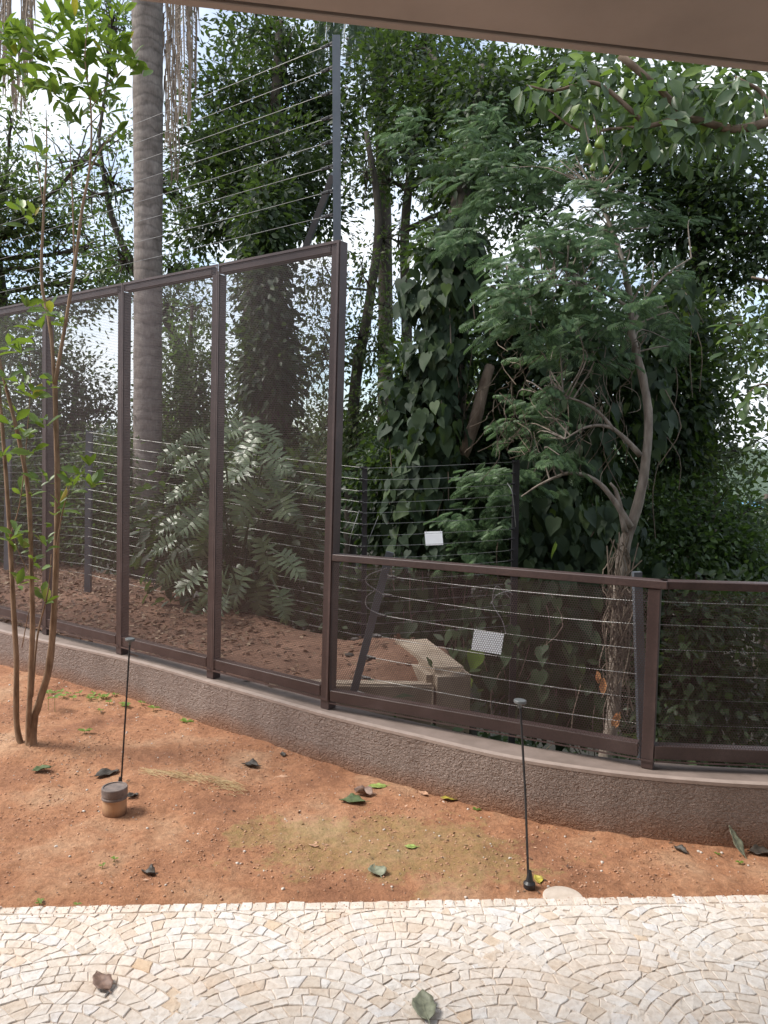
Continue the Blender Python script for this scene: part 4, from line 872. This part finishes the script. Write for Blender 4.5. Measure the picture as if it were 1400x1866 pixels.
# palm ------------------------------------------------------------
pb = at(262, 1085, 9); pb.z = terr(pb.x, pb.y)-.1
pm = empty('palm_tree', pb); tag(pm, 'tall palm with smooth ringed grey trunk and hanging dry fronds', 'palm tree')
pts = [pb, at(262, 1040, 9), at(268, 900, 9), at(270, 500, 9), at(270, 250, 9), at(268, 20, 9), at(266, -160, 9)]
pl = spline(pts, 14); rads = [.24, .17, .165, .158, .165, .17, .15]; mb = MB(); rl = lerp_list(rads, len(pl))
mb.tube(pl, [r*(1+.02*sin(i*2.1)) for i, r in enumerate(rl)], 20, True, .02); mb.V = [tuple(Vector(v)-pb) for v in mb.V]; mb.build('trunk', 'palm_bark', pm, True)
def frond(parent, pts, L=.5, m='dry_frond', n=60, hang=1.0, wid=.022, stem=.02):
    pl = spline(pts, 8); mb = MB(); mb.tube(pl, lerp_list([stem, stem*.3], len(pl)), 5, False)
    for i in range(n):
        u = .12+.87*i/n; f = u*(len(pl)-1); k = int(f); p = pl[k].lerp(pl[min(k+1, len(pl)-1)], f-k); dd = (pl[min(k+1, len(pl)-1)]-pl[max(k-1, 0)]).normalized()
        sidev = dd.cross(Vector((0, 0, 1)));
        if sidev.length < .15: sidev = Vector((1, .3, 0))
        sidev.normalize()
        for sg in (-1, 1):
            l = L*(.6+.5*sin(pi*min(1, u*.9+.1)))*rnd.uniform(.8, 1.15)
            q1 = p+(sidev*sg*rnd.uniform(.3, .7)+dd*.5)*l*.35*(1.2-.6*hang); q2 = q1+Vector((rnd.uniform(-.08, .08), rnd.uniform(-.08, .08), -hang))*l*.7+(sidev*sg*.5+dd*.5)*l*(1-hang)*.6
            wv = dd.cross((q2-p).normalized()); wv = (wv if wv.length > .1 else sidev).normalized()*wid/2
            w1 = Vector((wid/2, 0, 0)) if hang > .6 else wv
            b = len(mb.V); mb.V += [tuple(p), tuple(q1-w1), tuple(q1+w1), tuple(q2)]; mb.F += [(b, b+1, b+2), (b+1, b+3, b+2)]
    mb.V = [tuple(Vector(v)-parent.location) for v in mb.V]; return mb.build('frond', m, parent)
crn = Vector((pb.x, 9, 8.6))
def fr(px0, py0, Y0_, px1, py1, Y1_, **k): frond(pm, [crn, crn+Vector(((at(px0, py0, Y0_)-crn).x*.5, (at(px0, py0, Y0_)-crn).y*.5, .25)), at(px0, py0, Y0_), at(px1, py1, Y1_)], **k)
trk = Vector((pb.x, 9, 8.6))
mb = MB(); mb.tube([at(266, -160, 9), trk], [.15, .18], 16, True); mb.V = [tuple(Vector(v)-pb) for v in mb.V]; mb.build('crownshaft', 'palm_bark', pm)
fr(330, -60, 8.6, 338, 210, 8.4, n=110, L=.6, wid=.02); fr(315, -60, 8.9, 312, 260, 8.8, n=100, L=.55, wid=.02); fr(345, -70, 9.1, 352, 150, 9.2, n=80, L=.5, wid=.018); fr(300, -60, 9.3, 320, 330, 9.2, n=90, L=.55)
fr(70, -120, 8.6, 30, 200, 8.3, n=100, L=.6, m='dry_frond', wid=.018); fr(30, -120, 9, -5, 130, 9, n=90, L=.6, wid=.018); fr(20, -60, 8.2, 15, 160, 8.1, n=90, L=.55, wid=.018); fr(60, -80, 9.4, 50, 120, 9.4, n=90, L=.5)
for a in range(9):
    aa = a*2*pi/9+.3; frond(pm, [crn, crn+Vector((1.1*cos(aa), 1.1*sin(aa), .9)), crn+Vector((2.3*cos(aa), 2.3*sin(aa), .7)), crn+Vector((3.3*cos(aa), 3.3*sin(aa), -.5))], L=.7, m='leaf_palm', n=46, hang=.6, wid=.04, stem=.03)
# second palm crown behind the grey post, hanging green leaflets
p2 = empty('palm_tree', tb(705, 12.5)); tag(p2, 'second palm whose green fronds hang beside the top of the grey post', 'palm tree')
c2 = at(690, -60, 12.5); trunk(p2, [tb(705, 12.5), at(703, 600, 12.5), at(695, 200, 12.5), c2], [.15, .12, .11, .1], 'bark_dark')
for (x0, y0, x1, y1, Y) in ((620, -30, 560, 110, 12), (600, 20, 600, 130, 11.8), (690, 0, 655, 90, 11.6), (660, 10, 690, 100, 11.7), (760, 0, 790, 110, 12), (720, 30, 740, 120, 11.5), (640, -10, 625, 100, 11.5)):
    frond(p2, [c2, at(x0, y0-20, 12.2), at(x1, y1, Y)], L=.95, m='leaf_palm', n=60, hang=.95, wid=.03)

# split-leaf philodendron ------------------------------------------
def split_leaf():
    V = [(0, 0, 0)]; T = []; nl = 9; V = []; 
    for sg in (-1, 1):
        for i in range(nl):
            u = i/(nl-1); y = .02+.86*u; L = .42*sin(pi*(.2+.72*u))**.8; ang = radians(-25+85*u); w = .062
            bx = .035*(1-u)+.01; dx, dy = cos(ang), sin(ang); nx_, ny_ = -dy, dx; b = len(V); z = .05*sin(i*2.4+sg)
            pts = [(0, y-.05), (0, y+.055), (bx+dx*L*.5-nx_*w*.75, y+dy*L*.5-ny_*w*.75), (bx+dx*L*.5+nx_*w*.8, y+dy*L*.5+ny_*w*.8), (bx+dx*L, y+dy*L)]
            V += [(sg*x_, y_, zz) for (x_, y_), zz in zip(pts, (0, 0, .05+z*.5, .05+z*.5, -.04+z))]
            T += [(b, b+2, b+3), (b, b+3, b+1), (b+2, b+4, b+3)]
    b = len(V); V += [(-.07, .84, 0), (.07, .84, 0), (0, 1.08, -.06)]; T += [(b, b+1, b+2)]
    b = len(V); V += [(-.012, -.02, .006), (.012, -.02, .006), (0, 1, -.0)]; T += [(b, b+1, b+2)]
    return tpl(V, T)
T_SPLIT = split_leaf()
ph = empty('philodendron', tb(440, 6.6)); tag(ph, 'split-leaf philodendron with pale glossy lobed leaves behind the tall mesh panels', 'plant')
L_ = [(300, 830, .30), (330, 850, .26), (320, 905, .3), (350, 880, .3), (300, 960, .28), (340, 960, .34), (370, 940, .34), (290, 1000, .28), (330, 1010, .36), (370, 1000, .36), (300, 1050, .26), (340, 1070, .34), (375, 1080, .34), (360, 1120, .3), (345, 800, .22), (380, 830, .3),
      (440, 830, .34), (430, 870, .36), (460, 790, .32), (500, 800, .3), (515, 850, .36), (505, 880, .3), (440, 930, .42), (520, 930, .38), (545, 950, .3), (490, 1030, .42), (540, 1040, .34), (430, 1080, .4), (470, 1100, .36), (420, 790, .26), (575, 900, .26), (450, 980, .3), (400, 1120, .3), (520, 1110, .3)]
base = Vector(ph.location)+Vector((0, 0, .15)); Ps = []; Ds = []; Ns = []; Ss = []; mb = MB()
for px, py, s_ in L_:
    Y = 6.0+rnd.uniform(-.3, .4); tip = at(px, py, Y); ax = 455 if px > 400 else 400
    dd = Vector(((px-ax)/90+rnd.uniform(-.4, .4)-.2, rnd.uniform(-.5, 0), -.8+rnd.uniform(-.3, .3))).normalized()
    st = tip-dd*s_*.5; Ps.append(st); Ds.append(dd); Ns.append((rnd.uniform(-.5, .5), -.75, .65+rnd.uniform(-.3, .3))); Ss.append(s_*.95)
    mid = base.lerp(st, .6)+Vector((0, 0, .25)); mb.tube(spline([base+Vector((rnd.uniform(-.15, .15), rnd.uniform(-.1, .1), 0)), mid, st], 4), .008, 5, False)
leaf_parts('leaf', T_SPLIT, np.array([tuple(p) for p in Ps]), mats(np.array([tuple(p) for p in Ds]), np.array(Ns)), np.array(Ss)*.85, 'leaf_split', ph)
mb.V = [tuple(Vector(v)-ph.location) for v in mb.V]; mb.build('leaf_stalks', 'leaf_palm', ph)
crown(ph, 'foliage', [(330, 970, 6.6, 60, 120, .3), (480, 960, 6.9, 110, 160, .3), (420, 1100, 6.6, 110, 50, .3)], T_ELL, .12, 'leaf_dark', A_ELL, 1.2, 8, .1, .6)

# ================================================================== SAPLING IN FRONT
SX = 8; sb_ = onz(58-SX, 1366, .03); sp_ = empty('sapling', sb_); tag(sp_, 'slender multi-stemmed sapling with bright green leaves growing in the red bed', 'sapling')
YS = sb_.y
def st(pts, rad, name='stem', Yo=0.0, n=9):
    P3 = []
    for i, p in enumerate(pts): P3.append(at(p[0]-SX*max(0, (p[1]-600)/770), p[1], YS+Yo*(i/max(1, len(pts)-1))))
    pl = spline(P3, 5); mb = MB(); mb.tube(pl, [r*.66*(1+.12*noise.noise(Vector((i*.9, r*90, 3)))) for i, r in enumerate(lerp_list(rad, len(pl)))], n, True, .14); mb.V = [tuple(Vector(v)-sb_) for v in mb.V]; mb.build(name, 'stem_bark', sp_, True)
st([(52, 1372), (38, 1320), (36, 1200), (28, 1080), (20, 950), (8, 800), (-6, 650), (-14, 520)], [.026, .022, .02, .018, .016, .014, .011, .007], Yo=.15)
st([(60, 1372), (60, 1300), (65, 1150), (62, 1050), (55, 900), (34, 790), (8, 690), (-25, 560)], [.026, .02, .019, .017, .016, .014, .011, .008], Yo=-.12)
st([(66, 1376), (66, 1320), (80, 1275), (98, 1200), (106, 1050), (108, 900), (104, 780), (101, 690)], [.042, .036, .027, .025, .022, .021, .019, .017], Yo=.06)
st([(101, 700), (92, 600), (76, 510), (80, 380), (85, 280), (84, 200)], [.015, .013, .011, .009, .006, .003], Yo=.1)
st([(101, 700), (116, 610), (134, 500), (150, 380), (164, 300), (166, 200), (155, 110), (160, 40)], [.015, .013, .012, .010, .008, .006, .005, .003], Yo=-.1)
st([(164, 310), (185, 270), (212, 238)], [.006, .004, .002], 'twig'); st([(136, 490), (132, 360), (125, 210)], [.007, .005, .002], 'twig')
st([(106, 1010), (116, 940), (132, 880)], [.006, .005, .003], 'twig'); st([(66, 1270), (74, 1160), (92, 1080), (98, 1010)], [.008, .007, .005, .003], 'twig')
st([(80, 380), (60, 250), (40, 150)], [.005, .003, .002], 'twig'); st([(164, 200), (200, 150), (235, 118)], [.005, .003, .002], 'twig'); st([(155, 110), (110, 80), (90, 40)], [.004, .003, .002], 'twig')
st([(22, 980), (42, 900), (56, 720), (55, 640)], [.005, .004, .003, .002], 'twig'); st([(62, 1050), (40, 1010), (28, 975)], [.004, .003, .002], 'twig'); st([(46, 1180), (60, 1110), (80, 1090)], [.004, .003, .002], 'twig')
topc = [(40, 135), (60, 95), (18, 70), (110, 60), (130, 110), (180, 60), (205, 35), (240, 118), (210, 150), (182, 185), (90, 150), (60, 165), (120, 190), (150, 150), (150, 85), (90, 35), (170, 15), (5, 130), (130, 215), (208, 95), (30, 105), (120, 20), (160, 120), (225, 85), (85, 110), (190, 120), (8, 60)]
midc = [(75, 275), (95, 290), (212, 240), (42, 388), (50, 412), (50, 552), (92, 572), (60, 600), (112, 585), (38, 640), (50, 692), (28, 620), (60, 722), (30, 762), (42, 792), (50, 830), (75, 772), (150, 868), (168, 882), (132, 882), (118, 922), (96, 945), (38, 900), (72, 880), (18, 980), (40, 1002), (62, 1022), (32, 1060), (76, 1082), (92, 702), (5, 830), (85, 1000), (20, 700)]
Ps = []; Ds = []; Ns = []
topc = topc+[(x+rnd.uniform(-20, 20), y+rnd.uniform(-20, 20)) for x, y in topc]+[(x+rnd.uniform(-22, 22), y+rnd.uniform(-18, 18)) for x, y in topc]
midc = midc+[(x+rnd.uniform(-16, 16), y+rnd.uniform(-14, 14)) for x, y in midc[3:]]
for cl_, npl in ((topc, 7), (midc, 4)):
    for px, py in cl_:
        c = at(px, py, YS+rnd.uniform(-.16, .16)); axis = Vector((rnd.uniform(-.5, .5), rnd.uniform(-.6, .2), 1)).normalized(); ph0 = rnd.random()*6
        for k in range(npl):
            a = ph0+k*2.4; o_ = Vector((cos(a), sin(a), rnd.uniform(-.25, .75))); dd = (o_+axis*.4).normalized()
            Ps.append(tuple(c+dd*.006+axis*rnd.uniform(-.03, .02))); Ds.append(tuple(dd+Vector((rnd.gauss(0, .25), rnd.gauss(0, .25), rnd.gauss(0, .3))))); Ns.append(tuple(axis+Vector((rnd.uniform(-.7, .7), rnd.uniform(-.7, .7), 0))))
T_SAP = (T_ELL[0]*np.array([.82, 1, 1]), T_ELL[1])
leaf_parts('leaf', T_SAP, np.array(Ps), mats(np.array(Ds), np.array(Ns)), .094*rng.uniform(.4, 1.15, len(Ps)), 'leaf_sapling', sp_, cap=300)

# ================================================================== SMALL THINGS
pe = empty('pipe_stub', onz(209, 1484, .0)); tag(pe, 'short plastic pipe stub with grey cap sticking out of the red earth', 'pipe')
mb = MB(); mb.lathe([(.049, -.05), (.049, .075)], 32); mb.build('pipe_body', 'pvc_body', pe)
mb = MB(); mb.lathe([(.0495, .072), (.053, .073), (.0535, .079), (.051, .083), (.0512, .087), (.053, .089), (.053, .118), (.051, .121), (.046, .121), (.045, .117), (.0, .117)], 32); mb.build('cap', 'pvc_cap', pe)
def rod(label, base, top, disc):
    b = onz(*base, .01); tpp = at(*top, b.y); e = empty('garden_spike', b); tag(e, label, 'garden spike', 'thin black spikes stuck in the bed')
    v = tpp-b; mb = MB(); mb.tube([Vector((0, 0, -.05)), v*.5+Vector((.002, 0, 0)), v], .0042, 8); mb.build('rod', 'black_plastic', e)
    mb = MB(); mb.lathe([(.021, -.012), (.022, .004), (.014, .012), (.010, .03), (.0055, .05)], 18); mb.build('foot', 'black_plastic', e)
    mb = MB(); mb.lathe([(.006, -.022), (.008, -.008), (disc*.9, -.005), (disc, -.002), (disc, .005), (disc*.93, .007)], 24); o = mb.build('head_disc', 'disc_plastic', e, loc=v); o.rotation_euler = (.0, .05, 0)
rod('thin black spike with a flat head behind the capped pipe', (219, 1436), (237, 1166), .021)
rod('thin black spike with a grey round head standing near the paving', (965, 1611), (948, 1279), .0225)
cc_ = onz(1028, 1640, .0); cvr = empty('inspection_cover', cc_); tag(cvr, 'round pale concrete cover half hidden at the paving edge', 'cover')
mb = MB(); mb.lathe([(.070, -.03), (.070, .003), (.067, .0052), (.0, .0058)], 40); mb.build('cover_disc', 'mortar', cvr, loc=(0, .012, 0))

# fallen leaves
def fallen(label, px, py, ln, m, rz, tpl_=T_ELL, curl=.25, z=None, wid=1.0, tilt=(0, 0), on='bed'):
    g = onz(px, py, .0)
    zz = (terr(g.x, g.y) if on == 'bed' else .012) if z is None else z
    p = onz(px, py, zz); r_ = random.Random(int(px*7+py)); NU, NV = 12, 6; V = []; T = []
    hw = .30 if tpl_ is T_ELL else .38; sw = r_.uniform(-.12, .12); p1, p2 = r_.uniform(0, 6), r_.uniform(0, 6)
    for a in range(NU+1):
        u = a/NU; w = hw*wid*(sin(pi*u**(.85 if tpl_ is T_ELL else .6))**.75 if 0 < u < 1 else .015)*(1+.06*sin(u*23+p1))
        for b_ in range(NV+1):
            v = b_/NV*2-1; x = v*w
            z = curl*1.5*(x*x)/.12*.35+curl*.5*(u-.45)**2+.035*curl/.3*sin(u*9+p1+v*1.5)*abs(v)+.018*sin(u*17+v*5+p2)-.012*(abs(v) < .1)
            V.append((x+sw*(u-.5)**2*2, u-.5, z))
    for a in range(NU):
        for b_ in range(NV):
            q = a*(NV+1)+b_; T += [(q, q+1, q+NV+2), (q, q+NV+2, q+NV+1)]
    V = np.array(V); V[:, 2] -= V[:, 2].min(); V *= ln
    e = empty('fallen_leaf', (p.x, p.y, p.z+.002), rz); e.rotation_euler = (tilt[0], tilt[1], rz); tag(e, label, 'leaf', 'fallen leaves lying about')
    me = mesh_np('leaf_blade', V, np.array(T), True); o = link('leaf_blade', me, m, e)
    md = o.modifiers.new('thick', 'SOLIDIFY'); md.thickness = .0012
    c0 = V[NV//2]; mb = MB(); mb.tube([c0+np.array((.01*sw, -.2*ln, .004)), c0+np.array((0, -.03*ln, .002)), V[(NV+1)*4+NV//2]+np.array((0, 0, .0012)), V[(NV+1)*9+NV//2]+np.array((0, 0, .0012))], [.0011, .0013, .0011, .0005], 5); mb.build('leaf_stalk', m, e)
for a in (('large dark curled leaf between the sapling and the spike', 195, 1412, .115, 'fallen_dark', -.9, T_ELL, .3),
          ('green fallen leaf in front of the sapling base', 75, 1403, .085, 'fallen_green', 2.2, T_ELL, .3),
          ('dark brown curled leaf on the open red earth', 457, 1396, .09, 'fallen_dark', 1.3, T_ELL, .5),
          ('small dark leaf against the foot of the wall', 515, 1376, .05, 'fallen_dark', .4, T_ELL, .5),
          ('dark green leaf in the mid bed, lying beside a brown stick-like leaf', 642, 1462, .115, 'fallen_green', 1.5, T_ELL, .35),
          ('flat lime green leaf near the foot of the wall', 688, 1434, .085, 'fallen_lime', 1.6, T_ELL, .1),
          ('narrow rolled brown leaf beside the dark green one', 662, 1448, .09, 'fallen_brown', 1.2, T_ELL, .9),
          ('olive leaf resting at the foot of the wall', 820, 1457, .08, 'fallen_yellow', 1.5, T_ELL, .3),
          ('pink-brown dry leaf near the wall, left of the olive one', 772, 1447, .055, 'fallen_pink', .8, T_ELL, .2),
          ('pale dry leaf flat on the earth, left of the dark leaves', 512, 1419, .075, 'fallen_pink', 1.9, T_ELL, .15),
          ('grey-green rounded leaf near the paving edge', 685, 1589, .085, 'fallen_grey', .3, T_HEART, .3),
          ('small light green leaf on the mossy patch', 749, 1544, .05, 'fallen_lime', 1.4, T_ELL, .1),
          ('grey leaf curled under the right end of the wall', 1240, 1551, .06, 'fallen_dark', .5, T_ELL, .6),
          ('yellow leaf beside the foot of the grey-headed spike', 981, 1604, .055, 'fallen_yellow', .1, T_ELL, .3),
          ('pinkish dry leaf on the mossy patch', 572, 1541, .06, 'fallen_pink', 1.2, T_ELL, .2),
          ('small dark leaf sticking up right of the capped pipe', 241, 1452, .055, 'fallen_dark', -1.0, T_ELL, .5),
          ('thin dark stick-like leaf near the paving at left', 270, 1594, .06, 'fallen_dark', 1.2, T_ELL, .9),
          ('dark dead leaf at the far right end of the bed', 1386, 1556, .1, 'fallen_dark', 1.4, T_ELL, .4)):
    fallen(*a)
fallen('long grey-green leaf leaning on the wall at right', 1342, 1534, .12, 'fallen_grey', .45, T_ELL, .2, .038, .55, (.85, 0))
fallen('crumpled brown leaf lying on the paving at left', 186, 1792, .098, 'fallen_brown', .7, T_ELL, .26, None, .85, (0, 0), 'pav')
fallen('large grey-green folded leaf on the paving at the bottom edge', 772, 1836, .115, 'fallen_grey', .1, T_ELL, .28, None, .95, (0, 0), 'pav')

# weeds and seedlings
def weed(label, px, py, n, s_, h, cat='weed'):
    g = onz(px, py, .0); g.z = terr(g.x, g.y); e = empty('weed', g); tag(e, label, cat, 'small green weeds in the bed')
    Ps = []; Ds = []; Ns = []; mb = MB(); k2 = max(1, n//5)
    for k in range(k2):
        q = Vector((rnd.gauss(0, .035)*k2**.5, rnd.gauss(0, .015)*k2**.5, 0)); tip = q+Vector((rnd.uniform(-.01, .01), 0, h*rnd.uniform(.5, 1))); mb.tube([q-Vector((0, 0, .01)), tip], .0012, 4, False)
        for i in range(5):
            a = i*2.3+k; Ps.append(tuple(g+tip)); Ds.append((cos(a), sin(a), .35)); Ns.append((0, -.1, 1))
    mb.build('stem', 'weed', e); leaf_parts('leaf', T_ELL, np.array(Ps), mats(np.array(Ds), np.array(Ns)), s_*rng.uniform(.7, 1.2, len(Ps)), 'weed', e, cap=60)
weed('low patch of small green weeds right of the sapling at the wall foot', 168, 1280, 50, .03, .02)
weed('thin straggling weeds left of the spike at the wall foot', 120, 1272, 25, .028, .02)
weed('weed patch at the wall foot, touching the spike rod', 232, 1296, 40, .028, .02)
weed('upright bright green seedling at the wall foot', 277, 1303, 5, .05, .03)
weed('flat rosette seedling right of the upright one', 323, 1320, 5, .045, .008)
weed('bright green seedling shoots rising beside the sapling stems', 95, 1300, 10, .045, .13)
weed('lone little seedling in open earth right of the sapling', 141, 1348, 5, .04, .02)
weed('tiny weed tuft at the paving edge, left side', 115, 1640, 15, .016, .008)
weed('tiny weed in the bed below the capped pipe', 185, 1572, 10, .016, .008)
weed('tiny weed sprouting on the wall foot, centre', 888, 1478, 5, .022, .008)
weed('tiny weed at the right end of the mossy earth', 1365, 1562, 15, .018, .008)

# crumbs, pebbles, litter: uncountable
def bed_points(n, fn=None):
    o = []
    while len(o) < n:
        x = rng.uniform(-2.6, 1.9); y = rng.uniform(EDGE(x)+.01, 5.2)
        if y > wall_y(x)-.015: continue
        if fn and not fn(x, y): continue
        o.append((x, y, terr(x, y)))
    return np.array(o)
ico = bmesh.new(); bmesh.ops.create_icosphere(ico, subdivisions=1, radius=1); IV = np.array([v.co[:] for v in ico.verts]); ico.faces.ensure_lookup_table(); ico.verts.index_update(); IT = np.array([[v.index for v in f.verts] for f in ico.faces]); ico.free()
IV = IV*np.array([1, .8, .55])*(1+rng.normal(size=(len(IV), 1))*.12)
OV = np.array([(1, .1, 0), (.1, .8, .1), (-.9, .15, -.05), (-.1, -.85, 0), (.1, 0, .6), (0, 0, -.5)]); OT = np.array([(0, 1, 4), (1, 2, 4), (2, 3, 4), (3, 0, 4), (1, 0, 5), (2, 1, 5), (3, 2, 5), (0, 3, 5)])
simple('pebble', (.34, .17, .10), (.56, .34, .23), 40, .9, .5, .003); simple('pebble_pale', (.45, .4, .36), (.66, .6, .54), 40, .9, .5, .003)
def peb(name, n, lo, hi, m, label, fn=None):
    P_ = bed_points(n, fn); s = lo*(hi/lo)**(rng.random(n)**2.6); R = mats(rng.normal(size=(n, 3))*np.array([1, 1, .15]), np.array([0, 0, 1])+rng.normal(size=(n, 3))*.2)
    P_[:, 2] += s*.15; o = scatter(name, (OV, OT) if n > 5000 else (IV, IT), P_, R, s, m); tag(o, label, 'gravel' if 'crumb' not in name else 'soil crumbs')
peb('soil_crumbs', 12000, .0014, .0085, 'pebble', 'reddish crumbs and grit scattered over the red bed', lambda x, y: fbm(x*3, y*3, 8)+.35 > rng.random()*.9)
peb('gravel', 700, .002, .009, 'pebble_pale', 'pale grit scattered over the red bed')
n_ = 900; X_ = rng.uniform(-2, 1.9, n_); D0 = np.abs(rng.normal(size=n_))*.04; sP = np.stack([X_, EDGE(X_)-D0, np.full(n_, .0075)], 1); s_ = .001*(3.5)**(rng.random(n_)**2)
o = scatter('soil_crumbs', (IV, IT), sP, mats(rng.normal(size=(n_, 3))*np.array([1, 1, .1]), np.tile([0, 0, 1.0], (n_, 1))), s_, 'pebble'); tag(o, 'red soil crumbs spilled over the paving border', 'soil crumbs')
def litter(name, n, m, label, s0, s1, gen):
    P_ = gen(n); D_ = rng.normal(size=(len(P_), 3))*np.array([1, 1, .25]); R = mats(D_, np.array([0, 0, 1])+rng.normal(size=P_.shape)*.45)
    P_[:, 2] += .004; o = scatter(name, T_ELL if s1 > .03 else T_FAR, P_, R, rng.uniform(s0, s1, len(P_)), m); tag(o, label, 'litter'); return o
litter('leaf_crumbs', 500, 'leaf_dry', 'tiny dry leaf bits scattered on the red bed', .006, .022, bed_points)
litter('leaf_crumbs', 140, 'fallen_pink', 'tiny pale leaf bits scattered on the red bed', .006, .022, bed_points)
def bankpts(n):
    o = []
    while len(o) < n:
        x = rng.uniform(-5, .3); y = rng.uniform(wall_y(x)+.2, 10)
        d_ = (x-.5)*.698+(y-4.6)*.716
        if d_ > .5: continue
        if x > -.9 and rng.random() < .75: continue
        o.append((x, y, terr(x, y)))
    return np.array(o)
litter('fallen_leaves', 11000, 'leaf_dry', 'thick brown leaf litter covering the bank behind the tall fence', .02, .06, bankpts)
def slope_pts(n):
    o = []
    while len(o) < n:
        x = rng.uniform(-4.5, 5); y = rng.uniform(wall_y(x)+.2, 10.5); z = terr(x, y)
        if z < .16: o.append((x, y, z+abs(rng.normal())*.12))
    return np.array(o)
P_ = slope_pts(14000); D_ = rng.normal(size=P_.shape)*np.array([1, 1, .4])+np.array([0, 0, .25])
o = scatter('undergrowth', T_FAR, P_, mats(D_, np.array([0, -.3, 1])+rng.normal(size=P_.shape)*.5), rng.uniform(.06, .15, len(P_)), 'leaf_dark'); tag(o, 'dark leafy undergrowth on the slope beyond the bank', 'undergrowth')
# straw wisps
mb = MB()
for k in range(260):
    u = rnd.random(); px = 262+180*u; py = 1420+28*u+rnd.gauss(0, 5); g = onz(px, py, 0); g.z = terr(g.x, g.y)+rnd.uniform(.002, .008)
    a = rnd.gauss(-.35, .35); v = Vector((cos(a), sin(a), rnd.uniform(-.08, .08)))*rnd.uniform(.015, .045); mb.tube([g-v, g+Vector((0, 0, .002)), g+v], .0007, 3, False)
o = mb.build('straw', 'straw', None); tag(o, 'pale dry straw wisps lying on the red earth behind the pipe', 'straw', kind='stuff')
# dark lumps on the bank beside the leaning bar
simple('lump', (.05, .045, .04), (.1, .09, .08), 20, .9, .5, .01)
LB = ['left of the leaning bar, upper', 'right of the leaning bar, upper', 'left of the leaning bar, lower', 'right of the leaning bar, lower']
for k, (px, py) in enumerate(((648, 1182), (686, 1192), (636, 1212), (672, 1230))):
    c = onz(px, py, .2); V = IV*.035*np.array([1.2, .9, .7]); o = link('clod', mesh_np('clod', V, IT, True), 'lump', None, (c.x, c.y, terr(c.x, c.y)+.012)); o.rotation_euler = (0, 0, k*1.3)
    tag(o, 'dark clod on the bank '+LB[k], 'clod', 'dark clods on the bank')
# distant houses
for k, (px, py, Yd, mt_, lab) in enumerate(((1375, 925, 260, 'roof_blue', 'distant long blue-roofed building glimpsed at the right edge'), (157, 779, 420, 'house_pale', 'distant pale building on the skyline seen through the tall mesh'))):
    c = at(px, py, Yd); e = empty('distant_building', c); tag(e, lab, 'building')
    w_ = 10; h_ = 4.5
    mb = MB(); mb.box((-w_, -5, -h_-(c.z+12 if k == 0 else 8)), (w_, 5, -.3)); mb.build('wall', 'house_pale', e)
    mb = MB(); mb.add([(-w_-.5, -5.5, -.3), (w_+.5, -5.5, -.3), (w_+.5, 5.5, -.3), (-w_-.5, 5.5, -.3), (-w_-.5, 0, 2), (w_+.5, 0, 2)], [(0, 1, 5, 4), (2, 3, 4, 5), (0, 4, 3), (1, 2, 5), (3, 2, 1, 0)]); mb.build('roof', mt_, e)
